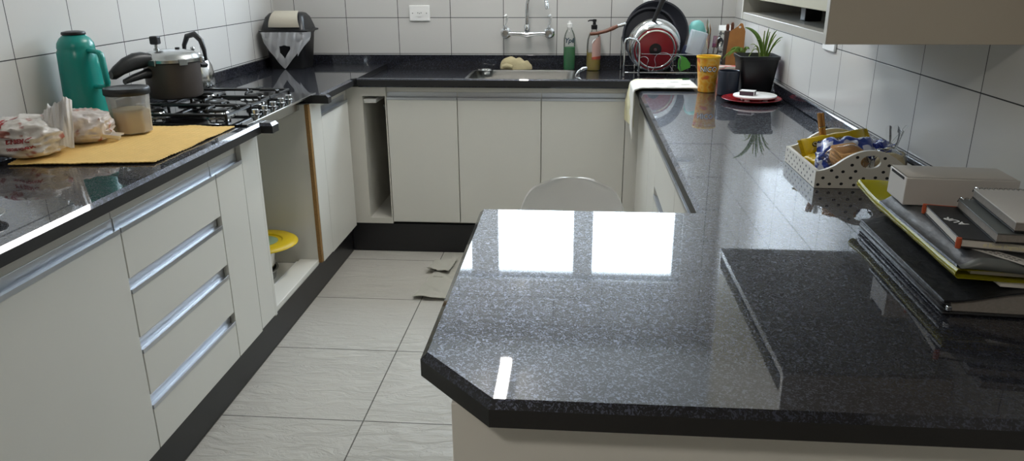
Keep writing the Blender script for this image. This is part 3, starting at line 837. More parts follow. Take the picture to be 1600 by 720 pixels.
# ------------------------------------------------------------------ swing-top bin in the corner
NX, NY = -1.597, 4.205
def rrect(cx, cy, w, d, z, r=.03, n=5):
    out = []
    for sx, sy, a0 in ((1, 1, 0), (-1, 1, pi / 2), (-1, -1, pi), (1, -1, 3 * pi / 2)):
        for k in range(n + 1):
            a = a0 + (pi / 2) * k / n
            out.append((cx + sx * (w / 2 - r) + r * cos(a), cy + sy * (d / 2 - r) + r * sin(a), z))
    return out
t = thing('trash_bin', (NX, NY, ZT), 'small black swing-top bin with beige flap and white liner in the left corner', 'trash bin')
b = MB(); b.loops([rrect(NX, NY, .195, .165, ZT + .0006), rrect(NX, NY, .200, .17, ZT + .01), rrect(NX, NY, .232, .198, ZT + .185), rrect(NX, NY, .24, .205, ZT + .19), rrect(NX, NY, .24, .205, ZT + .197)]); b.build('bin_body', 'soft_black', t)
b = MB(); b.loops([rrect(NX, NY, .272, .232, ZT + .1975), rrect(NX, NY, .274, .234, ZT + .206), rrect(NX, NY, .248, .210, ZT + .209), rrect(NX, NY, .240, .20, ZT + .225), rrect(NX, NY, .218, .15, ZT + .272), rrect(NX, NY + .005, .19, .105, ZT + .292), rrect(NX, NY + .005, .16, .07, ZT + .297, .025)])
bl = b.build('bin_lid', 'black_plastic', t)
M['beige_plastic'] = mat('beige_plastic', '#b9b2a2', 0.3)
def flapf(u, v):
    w = .074 + .012 * (1 - v)
    x = NX + .014 + (u * 2 - 1) * w * (1 - .10 * v)
    ang = v * 1.25
    y = NY - .108 + .062 * v ** 1.5 - .012 * sin(pi * v) - .010 * (1 - (2 * u - 1) ** 2) * (1 - v * .5)
    z = ZT + .224 + .080 * sin(ang) / sin(1.25)
    return (x, y, z)
b = MB(); b.sheet(flapf, 16, 14, th=-.003); b.build('swing_flap', 'beige_plastic', bl, smooth=60)
def bagf(u, v):
    # u across the front (wrapping a little round the sides), v down from the rim
    s = (u * 2 - 1)
    dp = (1 - abs(s) ** 1.15) * .172 + .024 + .012 * noise.noise((u * 4, 0, 5)) + (.02 if s > .55 else 0)
    z = ZT + .198 - v * dp
    hw = .128 + .010 * v * (1 - abs(s)) - .012 * v + (.012 if s > 0 else 0) * abs(s)
    x = NX + s * (hw + .010)
    y = NY - .105 - .012 - .010 * abs(noise.noise((u * 7, v * 2.5, .5))) - .004 * sin(u * 40 + v * 6) * (1 - .4 * v) + (max(0, abs(s) - .82)) ** 1.2 * .35 + .010 * v
    return (x, y, z)
b = MB(); b.sheet(bagf, 180, 70)
hole = []
keep_f, keep_m = [], []
for f, m_ in zip(b.f, b.m):
    c = sum((b.v[i] for i in f), Vector()) / len(f)
    dx, dz = (c.x - (NX + .008)) , (c.z - (ZT + .093))
    if not (-.026 < dx < .030 and abs(dz) < .036 and dx < .032 - .0 * dz and (dz < .036 - .2 * abs(dx))and dz > -.036 + abs(dx - -.004) * 1.5 - .0):
        keep_f.append(f); keep_m.append(m_)
b.f, b.m = keep_f, keep_m
b.build('bin_liner', 'bin_bag', t, smooth=50, fix=False)

# ------------------------------------------------------------------ sink, faucet and what stands at the back
M['sink_steel'] = mat('brushed_sink_steel', '#8d8e8c', 0.3, 1.0)
t = thing('sink', (-0.285, 4.115, ZW), 'stainless steel sink basin set in the back countertop', 'sink')
b = MB()
cx, cy, w, d = (SX0 + SX1) / 2, (SY0 + SY1) / 2, SX1 - SX0, SY1 - SY0
b.loops([rrect(cx, cy, w + .030, d + .030, ZW + .0006, .05), rrect(cx, cy, w + .026, d + .026, ZW + .003, .05), rrect(cx, cy, w - .006, d - .006, ZW + .002, .045), rrect(cx, cy, w - .014, d - .014, ZW - .008, .045), rrect(cx, cy, w - .04, d - .04, ZW - .095, .05), rrect(cx, cy, w - .10, d - .10, ZW - .108, .05)], cap0=False)
b.build('basin', 'sink_steel', t)
b = MB(); b.lathe([(0, 0), (.03, 0), (.045, .003), (.045, .0005), (0, -.002)], 28, (cx, cy, ZW - .1075), closed_ends=False); b.build('drain', 'steel_bright', t)
t = thing('drain_strainer', (-0.49, 4.1, ZW), 'small shiny strainer basket at the left end of the sink', 'strainer')
b = MB(); b.lathe([(0, -.02), (.028, -.018), (.036, -.002), (.048, .0038), (.050, .005), (.048, .006), (.034, .002), (.026, -.0155), (0, -.017)], 32, (-0.505, 4.245, ZW + .006), closed_ends=False); b.build('basket', 'steel_bright', t)

# wall-mounted mixer
FX, FZ = -0.283, 1.112
t = thing('faucet', (FX, YB, FZ), 'chrome wall-mounted mixer faucet with two lever handles above the sink', 'faucet')
b = MB(); b.tube([(FX - .105, YB - .058, FZ), (FX - .04, YB - .058, FZ - .002), (FX, YB - .058, FZ - .006), (FX + .04, YB - .058, FZ - .002), (FX + .105, YB - .058, FZ)], [.011, .012, .016, .012, .011], 14); b.build('mixer_bar', 'chrome', t)
for s in (-1, 1):
    x = FX + s * .122
    b = MB(); b.xf = frame((x, YB, FZ), (1, 0, 0), (0, 0, 1)); b.lathe([(0, .0005), (.030, .0005), (.030, .004), (.020, .012), (.014, .016), (.014, .036), (.0215, .038), (.0225, .074), (.018, .082), (0, .084)], 28, closed_ends=False); vb = b.build('valve', 'chrome', t)
    b = MB(); b.lathe([(.011, .0235), (.012, .03), (.009, .044), (.0, .046)], 16, (x, YB - .058, FZ), closed_ends=False); b.build('spindle', 'chrome', vb)
    b = MB(); b.tube([(x, YB - .060, FZ + .044), (x + .006, YB - .066, FZ + .066), (x + .012, YB - .075, FZ + .088), (x + .008, YB - .090, FZ + .100), (x - .002, YB - .098, FZ + .094)], [.0062, .006, .0062, .006, .0045], 10, flat=1.3); b.build('lever', 'white_plastic', vb)
b = MB(); b.lathe([(.0135, .012), (.015, .02), (.0155, .04), (.012, .05), (.010, .05)], 18, (FX, YB - .058, FZ)); b.build('spout_nut', 'chrome', t)
pts = [(FX, YB - .058, FZ + .03), (FX, YB - .059, FZ + .07), (FX, YB - .060, FZ + .105)]
for k in range(1, 13):
    a = pi - k * (pi - .38) / 12
    c_ = Vector((FX + .056, YB - .100, FZ + .130)); dr = Vector((.80, -.6, 0))
    p = c_ + dr * (.070 * cos(a)) + Vector((0, 0, .120 * sin(a)))
    pts.append(tuple(p))
b = MB(); b.tube(pts, [.0105] * 3 + [.0095] * 12, 14); b.build('gooseneck', 'chrome', t)
e = Vector(pts[-1]); dd = (e - Vector(pts[-2])).normalized()
b = MB(); b.tube([e - dd * .002, e + dd * .006, e + dd * .010, e + dd * .014, e + dd * .040], [.0095, .0115, .009, .0115, .0118], 14); b.build('aerator', 'chrome', t)

# floor cloth on the sink edge
M['cloth_cream'] = mat('cream_cloth', '#c7bb95', 0.9, bump=.3, bscale=220, vary=.35, vscale=14)
t = thing('cleaning_cloth', (-0.345, 4.345, ZW), 'crumpled cream cleaning cloth lying behind the sink', 'cloth')
def clothlump(u, v):
    a = 2 * pi * u; q = v
    x = -.345 + (.086 + .012 * sin(3 * a)) * cos(a) * sin(q * pi / 2) ** .8
    y = 4.342 + .024 * sin(a) * sin(q * pi / 2) ** .8
    hgt = .060 * (cos(q * pi / 2) ** .7) * (1 - .35 * math.tanh((x + .345) * 18) * .6) + .010 * noise.noise((x * 30, y * 30, .3)) * (1 - q) + .004 * sin(x * 95 + 3 * sin(y * 60) + 40 * (x + .345) ** 2 * 20) * (1 - q ** 3)
    return (x, y, ZW + .0025 + max(.0005, hgt))
b = MB(); b.sheet(clothlump, 64, 24)
rim = [b.v[i * 25 + 24] for i in range(64)]
b.poly([(p.x, p.y, ZW + .0012) for p in rim][::-1])
b.build('cloth_folds', 'cloth_cream', t, smooth=75)
b = MB(); b.tube([(-.418, 4.318, ZW + .020), (-.395, 4.312, ZW + .026), (-.365, 4.314, ZW + .018)], [.012, .0135, .010], 12); b.build('rolled_edge', 'cloth_cream', t)

# dish soap bottles
M['green_liquid'] = mat('green_detergent', '#0a9048', 0.25)
M['amber_liquid'] = mat('yellow_soap', '#b8a008', 0.25)
M['navy_ink'] = mat('navy_ink', '#27404f', 0.5)
M['peach'] = mat('peach_label', '#caa59a', 0.5)
M['orange_ink'] = mat('orange_red_ink', '#b4502f', 0.5)
gx, gy = -0.045, 4.338
t = thing('detergent_bottle', (gx, gy, ZW), 'clear detergent bottle half full of green liquid behind the sink', 'bottle')
b = MB(); b.lathe([(.0, .0006), (.030, .0006), (.0325, .004), (.033, .10), (.0325, .17), (.027, .195), (.018, .215), (.013, .222), (.013, .232)], 36, (gx, gy, ZW), closed_ends=False); b.build('bottle_body', 'bottle_clear', t)
b = MB(); b.lathe([(0, .002), (.029, .002), (.0312, .005), (.0315, .128), (0, .1285)], 36, (gx, gy, ZW), closed_ends=False); b.build('liquid', 'green_liquid', t)
b = MB(); b.lathe([(.0145, .2325), (.0150, .252), (.008, .255), (.007, .266), (0, .267)], 24, (gx, gy, ZW), closed_ends=False); b.build('cap', 'white_plastic', t)
def bendz(r, cx_, cy_, ang0):
    def f(v):
        a = ang0 + v.x / r
        rr = r + v.z
        return Vector((cx_ + rr * cos(a), cy_ + rr * sin(a), v.y))
    return f
ID = Matrix.Identity(4)
lettering('brand_print', 'Ypê', .036, Matrix.Translation((0, 0, ZW + .163)), 'navy_ink', t, thick=.0006, bold=.0012, bend=bendz(.0336, gx, gy, -pi / 2), shear=.2)
px_, py_ = 0.090, 4.330
t = thing('soap_dispenser', (px_, py_, ZW), 'clear pump bottle of yellow soap with peach label and black pump', 'bottle')
b = MB(); b.lathe([(.0, .0006), (.036, .0006), (.039, .004), (.0395, .13), (.037, .165), (.028, .195), (.016, .212), (.014, .222)], 36, (px_, py_, ZW), closed_ends=False); b.build('bottle_body', 'bottle_clear', t)
b = MB(); b.lathe([(0, .002), (.035, .002), (.0375, .005), (.038, .095), (0, .0955)], 36, (px_, py_, ZW), closed_ends=False); b.build('liquid', 'amber_liquid', t)
def lab(u, v):
    a = -pi / 2 - .25 + u * 1.55
    top = .155 + .040 * max(0, (u - .05)) ** .6 if u > .05 else .150
    z = .062 + v * (top - .062)
    r = .0402 - max(0, z - .13) * .07
    return (px_ + r * cos(a), py_ + r * sin(a), ZW + z)
b = MB(); b.sheet(lab, 18, 8, th=.0002); lb = b.build('label', 'peach', t)
b = MB(); b.tube([lab(.02 + .3 * k / 8, 1.0 - .0 * k) for k in range(9)], .0035, 8); b.build('white_swoosh', 'white_plastic', lb)
b = MB()
b.sheet(lambda u, v: Vector(lab(u, .0 + .14 * v)) + Vector((0, -.0006, 0)), 16, 2, th=.0001); b.build('orange_band', 'orange_ink', lb)
b = MB(); b.lathe([(.0155, .2225), (.017, .226), (.017, .245), (.009, .247), (.008, .262), (.0, .262)], 24, (px_, py_, ZW), closed_ends=False); b.build('pump_collar', 'soft_black', t)
b = MB(); b.lathe([(.009, .2625), (.0115, .264), (.0115, .274), (.006, .277), (0, .277)], 20, (px_, py_, ZW), closed_ends=False); b.build('pump_head', 'soft_black', t)
b = MB(); b.tube([(px_ - .010, py_, ZW + .270), (px_ - .026, py_ - .004, ZW + .270), (px_ - .036, py_ - .006, ZW + .265)], [.0045, .004, .003], 10); b.build('pump_nozzle', 'soft_black', t)
# low chrome spout at the right end of the sink
t = thing('water_spout', (0.022, 3.875, ZW), 'short curved chrome spout at the right end of the sink', 'spout')
b = MB(); b.lathe([(0, .0005), (.013, .0005), (.013, .004), (.008, .008), (0, .008)], 20, (0.020, 3.88, ZW), closed_ends=False); b.build('spout_base', 'chrome', t)
b = MB(); b.tube([(.020, 3.88, ZW + .006), (.014, 3.88, ZW + .012), (-.006, 3.882, ZW + .016), (-.004, 3.884, ZW + .030), (.010, 3.888, ZW + .048), (.030, 3.892, ZW + .061), (.050, 3.896, ZW + .064)], [.006, .006, .0065, .007, .0075, .008, .007], 12); b.build('spout_arm', 'chrome', t)

# ------------------------------------------------------------------ dish rack with pans
RY0, RY1, RX0, RX1 = 4.055, 4.366, 0.252, 0.665
t = thing('dish_rack', (0.46, 4.15, ZW), 'chrome wire dish rack on the back counter holding pans', 'dish rack')
wr = .0032
b = MB()
b.tube([(RX0, RY0, ZW + .022), (RX1, RY0, ZW + .022), (RX1, RY1, ZW + .022), (RX0, RY1, ZW + .022)], wr, 8, closed=True); b.build('base_wire', 'chrome', t)
b = MB()
b.tube([(RX0 + .08, RY0, ZW + .118), (RX1, RY0, ZW + .113)], .0028, 8); b.build('front_rail', 'chrome', t)
b = MB(); b.tube([(RX0 + .02, RY1, ZW + .116), (RX1, RY1, ZW + .116)], .0028, 8); b.build('rear_rail', 'chrome', t)
for y in (RY0, RY1):
    b = MB(); b.tube([(RX0 - .008, y, ZW + wr), (RX0 - .008, y, ZW + .175), (RX0 - .002, y, ZW + .190), (RX0 + .015, y, ZW + .196), (RX0 + .050, y, ZW + .190), (RX0 + .066, y, ZW + .172), (RX0 + .070, y, ZW + .13), (RX0 + .070, y, ZW + wr)], .0058 if y == RY0 else .004, 10)
    b.build('end_loop', 'chrome', t)
    b = MB(); b.tube([(RX1, y, ZW + wr), (RX1, y, ZW + .114)], .004, 8); b.build('end_post', 'chrome', t)
for cx_, w_, h_ in ((0.345, .048, .085), (0.445, .088, .090), (0.515, .040, .092)):
    b = MB()
    pts = [(cx_ - w_ * .62, RY0, ZW + .03), (cx_ - w_ * .40, RY0, ZW + .06)]
    for k in range(9):
        a = pi - pi * k / 8
        pts.append((cx_ + w_ / 2 * cos(a), RY0, ZW + h_ + w_ * .40 * sin(a)))
    pts += [(cx_ + w_ * .40, RY0, ZW + .06), (cx_ + w_ * .62, RY0, ZW + .03)]
    b.tube(pts, .0024, 8); b.build('front_scroll', 'chrome', t)
for k in range(9):
    x = RX0 + .03 + k * .047
    b = MB(); b.tube([(x, RY0, ZW + .0085), (x, RY1, ZW + .0085)], .0020, 6); b.build('floor_wire', 'chrome', t)

M['nonstick'] = mat('dark_nonstick', '#3a3b42', 0.24)
M['pan_out'] = mat('grey_pan_inside', '#4a4b52', 0.26, 0.35)
M['red_enamel'] = mat('dark_red_enamel', '#7e1822', 0.30)
M['wood_handle'] = mat('brown_wood_handle', '#714633', 0.4, vary=.3, vscale=40)
def pan(prof, c, nrm, mats, name, label, cat):
    """pan whose axis (base to opening) points along nrm"""
    t = thing(name, c, label, cat)
    n = Vector(nrm).normalized(); x = Vector((1, 0, 0)); y = n.cross(x).normalized(); x = y.cross(n)
    fr = Matrix(((x.x, y.x, n.x, c[0]), (x.y, y.y, n.y, c[1]), (x.z, y.z, n.z, c[2]), (0, 0, 0, 1)))
    b = MB(); b.xf = fr; b.lathe(prof, 64, closed_ends=False); b.build('pan_body', mats, t)
    return t, fr
# big frying pan, opening to the viewer
wk, fr = pan([(0, 0), (.115, 0), (.140, .012), (.168, .052), (.174, .055), (.174, .059), (.165, .057), (.136, .018), (.112, .006), (0, .006)], (.425, 4.342, 1.112), (0, -1, .13), 'nonstick', 'frying_pan', 'largest dark frying pan standing at the back of the dish rack', 'pan')
b = MB(); b.xf = fr
for r in (.05, .085): b.lathe([(r, .0065), (r + .003, .0078), (r + .006, .0065)], 56, closed_ends=False)
b.build('base_ring', 'nonstick', wk)
# second pan, wooden handle to the left
sp, fr = pan([(0, 0), (.122, 0), (.132, .008), (.141, .055), (.146, .058), (.146, .062), (.137, .060), (.126, .012), (0, .006)], (.388, 4.284, 1.106), (-.05, -1, .12), 'pan_out', 'saucepan', 'dark grey pan with brown wooden handle pointing left in the dish rack', 'pan')
tl = fr.to_translation()
rim = fr @ Vector((-.132, .058, .055))
def tov(z): return fr @ Vector(z)
hdir = (Vector((-.185, -.03, -.045)))
P = [rim + hdir * f for f in (-.02, .08, .16, .22)]
b = MB(); b.tube(P, [.009, .009, .0085, .0085], 12); b.build('ferrule', 'steel_bright', sp)
P = [rim + hdir * f + Vector((0, 0, dz)) for f, dz in ((.225, 0), (.35, -.004), (.55, -.010), (.8, -.010), (1.0, -.004), (1.02, -.004))]
b = MB(); b.tube(P, [.0095, .012, .010, .009, .0098, .006], 12, flat=1.3); b.build('wooden_handle', 'wood_handle', sp)
# steel saucepan with a red base, base to the viewer
rp, fr = pan([(0, .0), (.112, .0), (.120, .003), (.1285, .012), (.134, .080), (.140, .083), (.140, .087), (.132, .086), (.124, .016), (0, .006)], (.405, 4.082, 1.052), (-.02, 1, .18), 'steel_bright', 'saucepan', 'steel saucepan with dark red base turned to the viewer in the dish rack', 'pan')
b = MB(); b.xf = fr; b.lathe([(0, -.0012), (.108, -.0012), (.111, -.0002), (.111, .0)], 64, closed_ends=False); bs = b.build('red_base', 'red_enamel', rp)
b = MB(); b.xf = fr; b.lathe([(0.094, -.0013), (.096, -.0030), (.101, -.0030), (.103, -.0013)], 64, closed_ends=False); b.build('base_ring', 'steel_bright', rp)
b = MB(); b.xf = fr; b.lathe([(0, -.0014), (.006, -.0014), (.006, -.004), (0, -.005)], 16, closed_ends=False); b.build('base_rivet', 'pan_out', rp)
b = MB(); b.xf = fr; b.lathe([(0.008, -.0013), (.028, -.0015), (.032, -.0012)], 32, closed_ends=False); b.build('burnt_mark', 'soft_black', rp)
# its long black handle
h0 = Vector((.392, 4.118, 1.188))
b = MB(); b.tube([h0 + Vector((-.004, .010, -.012)), h0 + Vector((0, 0, .004))], [.016, .012], 12, flat=.8); b.build('handle_bracket', 'steel_bright', rp)
b = MB(); b.tube([h0 + Vector((0, 0, .004)), h0 + Vector((.012, -.004, .035)), h0 + Vector((.030, -.012, .085)), h0 + Vector((.046, -.018, .125)), h0 + Vector((.056, -.020, .150))], [.010, .012, .013, .015, .010], 12, flat=.7); b.build('long_handle', 'black_plastic', rp)

# small things at the right end of the rack
M['turquoise'] = mat('turquoise_plastic', '#73b7b0', 0.35)
M['frosted'] = thin_clear('frosted_plastic', (.96, .97, 1), rough=.25, haze=.5, hazecol=(.80, .84, .88))
M['navy'] = mat('navy_plastic', '#1c2447', 0.4)
M['green_plastic'] = mat('green_plastic', '#4f9a3c', 0.45)
t = thing('plastic_cup', (.632, 4.205, ZW), 'turquoise plastic cup upside down behind the frosted cup in the rack', 'cup')
b = MB(); b.xf = Matrix.Translation((.640, 4.215, ZW + .195)) @ Matrix.Rotation(radians(-14), 4, 'Y')
b.lathe([(.041, 0), (.044, .0), (.043, .03), (.038, .062), (.022, .080), (0, .084), (0, .081), (.02, .077), (.035, .060), (.041, .028)], 36, closed_ends=False); b.build('cup_body', 'turquoise', t)
b = MB(); b.tube([(.640, 4.215, ZW + .0335), (.640, 4.215, ZW + .262)], .003, 8); b.build('rack_peg', 'chrome', t)
t = thing('measuring_cup', (.622, 4.12, ZW), 'frosted clear plastic cup tilted upside down at the rack end', 'cup')
b = MB(); b.xf = Matrix.Translation((.600, 4.105, ZW + .112)) @ Matrix.Rotation(radians(14), 4, 'Y')
b.loops([rrect(0, 0, .076, .07, 0, .02), rrect(0, 0, .080, .074, .004, .02), rrect(0, 0, .076, .070, .010, .02), rrect(0, 0, .086, .080, .115, .02), rrect(0, 0, .080, .074, .120, .02)], cap0=False); b.build('cup_body', 'frosted', t)
t = thing('plastic_scoop', (.565, 4.15, ZW), 'navy plastic scoop between the saucepan and the frosted cup', 'scoop')
b = MB(); b.xf = Matrix.Translation((.566, 4.135, ZW + .125)) @ Matrix.Rotation(radians(25), 4, 'Y')
b.loops([rrect(0, 0, .010, .03, -.095, .004), rrect(0, 0, .012, .03, -.05, .004), rrect(0, 0, .03, .036, -.03, .01), rrect(0, 0, .036, .040, .02, .012), rrect(0, 0, .03, .036, .03, .01)]); b.build('scoop_body', 'navy', t)
t = thing('container_cover', (.535, 4.11, ZW), 'small green plastic cover leaning in the rack by the saucepan', 'cover')
b = MB(); b.xf = Matrix.Translation((.565, 4.075, ZW + .036)) @ Matrix.Rotation(radians(-22), 4, 'Y')
b.loops([[(x * .034, yy, z) for x, z in ((-.8, 0), (.8, 0), (1.0, .020), (.7, .055), (0, .078), (-.6, .058), (-1, .02))] for yy in (0, .004)]); b.build('cover_plate', 'green_plastic', t, bevel=.0015)

# cutlery caddy
ux, uy = .700, 4.150
M['red_plastic'] = mat('red_plastic', '#8d2a36', 0.4)
t = thing('cutlery_holder', (ux, uy, ZW), 'round steel cutlery holder at the right of the dish rack', 'cutlery holder')
b = MB(); b.lathe([(0, .0006), (.030, .0006), (.033, .004), (.036, .105), (.0375, .107), (.0375, .109), (.034, .108), (.031, .006), (0, .004)], 32, (ux, uy, ZW), closed_ends=False); b.build('holder_body', 'steel', t)
for z in (.028, .052, .076, .097):
    b = MB(); b.lathe([(.036, z), (.0378, z + .002), (.036, z + .004)], 32, (ux, uy, ZW), closed_ends=False); b.build('rim_band', 'chrome', t)
def piece(name, label, cat, base, top, parts):
    t = thing(name, base, label, cat, None)
    B_ = Vector(base); T_ = Vector(top); ax = (T_ - B_).normalized()
    side = Vector((1, 0, 0)) - ax * ax.x; side.normalize(); nn = ax.cross(side)
    L_ = (T_ - B_).length
    for nm, kind, mt in parts:
        b = MB()
        b.xf = Matrix(((side.x, nn.x, ax.x, B_.x), (side.y, nn.y, ax.y, B_.y), (side.z, nn.z, ax.z, B_.z), (0, 0, 0, 1)))
        if kind == 'stem': b.loops([rrect(0, 0, .010, .003, 0, .001, 2), rrect(0, 0, .007, .003, L_ * .45, .001, 2), rrect(0, 0, .006, .003, L_ * .72, .001, 2)])
        elif kind == 'blade': b.loops([[(x, -.001, z) for x, z in q] + [(x, .001, z) for x, z in reversed(q)] for q in ()] or [rrect(0, 0, .012, .002, L_ * .45, .0008, 2), rrect(0, 0, .024, .0022, L_ * .60, .0008, 2), rrect(0, 0, .026, .0022, L_ * .80, .0008, 2), rrect(-.003, 0, .016, .002, L_ * .94, .0008, 2), rrect(-.005, 0, .004, .0016, L_, .0006, 2)])
        elif kind == 'bowl':
            def f(u, v):
                a = 2 * pi * u; r = v
                return (.019 * r * cos(a), .008 * (1 - r * r) - .001, L_ * .84 + .030 * r * sin(a))
            b.sheet(f, 28, 6, th=.0012)
        elif kind == 'tines':
            b.box(-.011, .011, -.0012, .0012, L_ * .70, L_ * .80)
            for k in range(4): b.box(-.011 + k * .0062, -.0075 + k * .0062, -.0012, .0012, L_ * .80, L_)
        b.build(nm, mt, t, fix=False if kind == 'bowl' else True)
    return t
piece('fork', 'steel fork standing in the cutlery holder', 'fork', (.703, 4.140, ZW + .006), (.716, 4.118, ZW + .205), [('handle', 'stem', 'steel_bright'), ('tines', 'tines', 'steel_bright')])
piece('table_knife', 'broad steel knife, tallest piece in the cutlery holder', 'knife', (.690, 4.160, ZW + .006), (.680, 4.150, ZW + .290), [('handle', 'stem', 'steel_bright'), ('blade', 'blade', 'steel_bright')])
piece('spoon', 'steel spoon standing at the right in the cutlery holder', 'spoon', (.715, 4.155, ZW + .006), (.748, 4.150, ZW + .195), [('handle', 'stem', 'steel_bright'), ('bowl', 'bowl', 'steel_bright')])

# carton, dark block, board, bottle
M['carton'] = print_mat('grey_floral_print', '#d6d6d0', '#6d6f70', 55, .52, .56, 2.0)
M['dark_brown'] = mat('dark_brown_wood', '#3a2c26', 0.5, vary=.3)
M['board_wood'] = mat('cutting_board_wood', '#a06b34', 0.5, vary=.35, vscale=22)
t = thing('carton', (.785, 4.24, ZW), 'grey floral patterned carton standing in the right back corner', 'carton')
b = MB(); b.xf = rotz((.783, 4.235, 0), radians(-6)); b.box(-.034, .034, -.030, .030, ZW + .0006, ZW + .225); b.build('carton_body', 'carton', t, bevel=.0015)
b = MB(); b.xf = rotz((.783, 4.235, 0), radians(-6)); b.loops([[(-.034, -.030, ZW + .2255), (.034, -.030, ZW + .2255), (.034, .030, ZW + .2255), (-.034, .030, ZW + .2255)], [(-.034, -.002, ZW + .250), (.034, -.002, ZW + .250), (.034, .002, ZW + .250), (-.034, .002, ZW + .250)]]); b.build('gable_top', 'white_plastic', t)
t = thing('knife_block', (.79, 4.06, ZW), 'dark brown knife block between carton and wooden board', 'knife block')
b = MB(); b.xf = rotz((.782, 4.085, 0), radians(-12)); b.extrude_x([(-.045, ZW + .0006), (.045, ZW + .0006), (.045, ZW + .215), (-.012, ZW + .235)], -.030, .030); b.build('block_body', 'dark_brown', t, bevel=.004)
for k, (dx, dz) in enumerate(((-.015, .022), (.008, .030))):
    b = MB(); b.xf = rotz((.782, 4.085, 0), radians(-12)); b.tube([(dx, .015, ZW + .2215), (dx, .006, ZW + .232 + dz), (dx, .000, ZW + .243 + dz)], [.007, .009, .006], 10, flat=.7); b.build('knife_handle', 'wood_handle', t)
t = thing('cutting_board', (.82, 3.96, ZW), 'wooden cutting board leaning upright against the right wall corner', 'cutting board')
b = MB(); b.xf = Matrix.Translation((.789, 3.965, ZW + .001)) @ Matrix.Rotation(radians(1.0), 4, 'Y') @ Matrix.Rotation(radians(-14), 4, 'Z')
add_mesh(b, shape_mesh([[(-.042, 0), (.038, 0), (.040, .10), (.038, .24), (.022, .276), (.012, .278), (.0, .262), (-.036, .235), (-.044, .12)], [(.010 + .006 * cos(a * pi / 6), .262 - .003 + .006 * sin(a * pi / 6)) for a in range(12)]], .014, b.xf @ Matrix.Rotation(pi / 2, 4, 'X'))); b.xf = ID
b.build('board_body', 'board_wood', t, bevel=.002)
t = thing('glass_vase', (.805, 3.86, ZW), 'slim clear glass vase between the pink pot and right wall', 'vase')
b = MB(); b.lathe([(0, .0006), (.019, .0006), (.020, .004), (.017, .06), (.019, .12), (.023, .155), (.0215, .155), (.0175, .12), (.0155, .06), (0, .008)], 28, (.814, 3.868, ZW), closed_ends=False); b.build('vase_body', 'clear_plastic', t)

# small printed box before the pink pot
M['box_print'] = print_mat('red_orange_print', '#d8d2c9', '#b84d4a', 24, .47, .52, 6.0)
t = thing('printed_box', (.70, 3.63, ZT), 'small white box with red and orange print behind the dark mug', 'box')
b = MB(); b.xf = rotz((.700, 3.632, 0), radians(-4)); b.box(-.046, .046, -.032, .032, ZT + .0006, ZT + .082); b.build('box_body', 'box_print', t, bevel=.0015)
b = MB(); b.xf = rotz((.700, 3.632, 0), radians(-4)) @ Matrix.Translation((-.012, -.0326, ZT + .060)) @ Matrix.Rotation(pi / 2, 4, 'X')
b.lathe([(0, 0), (.012, 0), (.012, .0005), (0, .0005)], 24, closed_ends=False); b.build('orange_spot', mat('orange_print', '#d06a1a', 0.5), t)
t = thing('cream_jar', (.625, 3.70, ZT), 'small cream jar with dark cap behind the yellow cup', 'jar')
b = MB(); b.lathe([(0, .0006), (.028, .0006), (.030, .004), (.030, .055), (.024, .075), (.018, .080)], 28, (.638, 3.70, ZT)); b.build('jar_body', 'cream_powder', t)
b = MB(); b.lathe([(.020, .0805), (.021, .083), (.021, .100), (.018, .103), (0, .103)], 24, (.638, 3.70, ZT), closed_ends=False); b.build('cap', 'dark_brown', t)

# ------------------------------------------------------------------ plants
M['leaf'] = mat('leaf_green', '#5f7f2a', 0.45, vary=.3, vscale=25)
M['stem'] = mat('pale_stem_green', '#8b9a56', 0.5, vary=.3, vscale=30)
M['soil'] = mat('dark_soil', '#1f1812', 0.95, bump=.6, bscale=90)
M['pot_black'] = mat('black_pot_plastic', '#141518', 0.38)
M['pink'] = mat('pink_pot_plastic', '#a0457d', 0.4)
GX, GY = .760, 3.352
t = thing('potted_plant', (GX, GY, ZT), 'square black flowerpot with a strappy green plant by the right wall', 'plant')
def sq(w, z, r=.018): return rrect(GX, GY, w, w, z, r, 4)
b = MB(); b.loops([sq(.118, ZT + .0006), sq(.122, ZT + .004), sq(.158, ZT + .148), sq(.166, ZT + .149), sq(.168, ZT + .162), sq(.161, ZT + .163), sq(.152, ZT + .140)], cap1=False); b.build('flowerpot', 'pot_black', t)
b = MB(); b.loops([sq(.150, ZT + .139), sq(.150, ZT + .1405)]); b.build('soil', 'soil', t)
def strap(root, mid, tip, w, nm='leaf', mt='leaf'):
    r, m_, e = Vector(root), Vector(mid), Vector(tip)
    def f(u, v):
        p = r * (1 - u) ** 2 + m_ * 2 * u * (1 - u) + e * u * u
        tn = ((m_ - r) * (1 - u) + (e - m_) * u).normalized()
        sd = tn.cross(Vector((0, -1, .15))).normalized()
        ww = w * (sin(pi * min(1, .12 + u * .88)) ** .6) * (1 - .25 * u)
        s = v * 2 - 1
        return p + sd * ww * s + Vector((0, -1, .0)) * (-abs(s) * ww * .35)
    b = MB(); b.sheet(f, 18, 4, th=.0008)
    return b.build(nm, mt, t, smooth=70)
def stalk(root, mid, tip, r, nm='stem', mt='stem'):
    a, m_, e = Vector(root), Vector(mid), Vector(tip)
    b = MB(); b.tube([a * (1 - u) ** 2 + m_ * 2 * u * (1 - u) + e * u * u for u in [k / 12 for k in range(13)]], [r * (1 - .6 * k / 12) for k in range(13)], 8)
    return b.build(nm, mt, t)
zs = ZT + .138
for (rx, mx, mz_, tx, tz, r) in ((.785, .780, .20, .778, .262, .0055), (.790, .792, .20, .800, .258, .005), (.795, .800, .20, .826, .248, .0055), (.80, .808, .19, .846, .226, .004), (.782, .774, .20, .752, .240, .005), (.788, .786, .19, .790, .245, .006)):
    stalk((rx, GY, zs), (mx, GY - .005, ZT + mz_), (tx, GY - .02, ZT + tz), r)
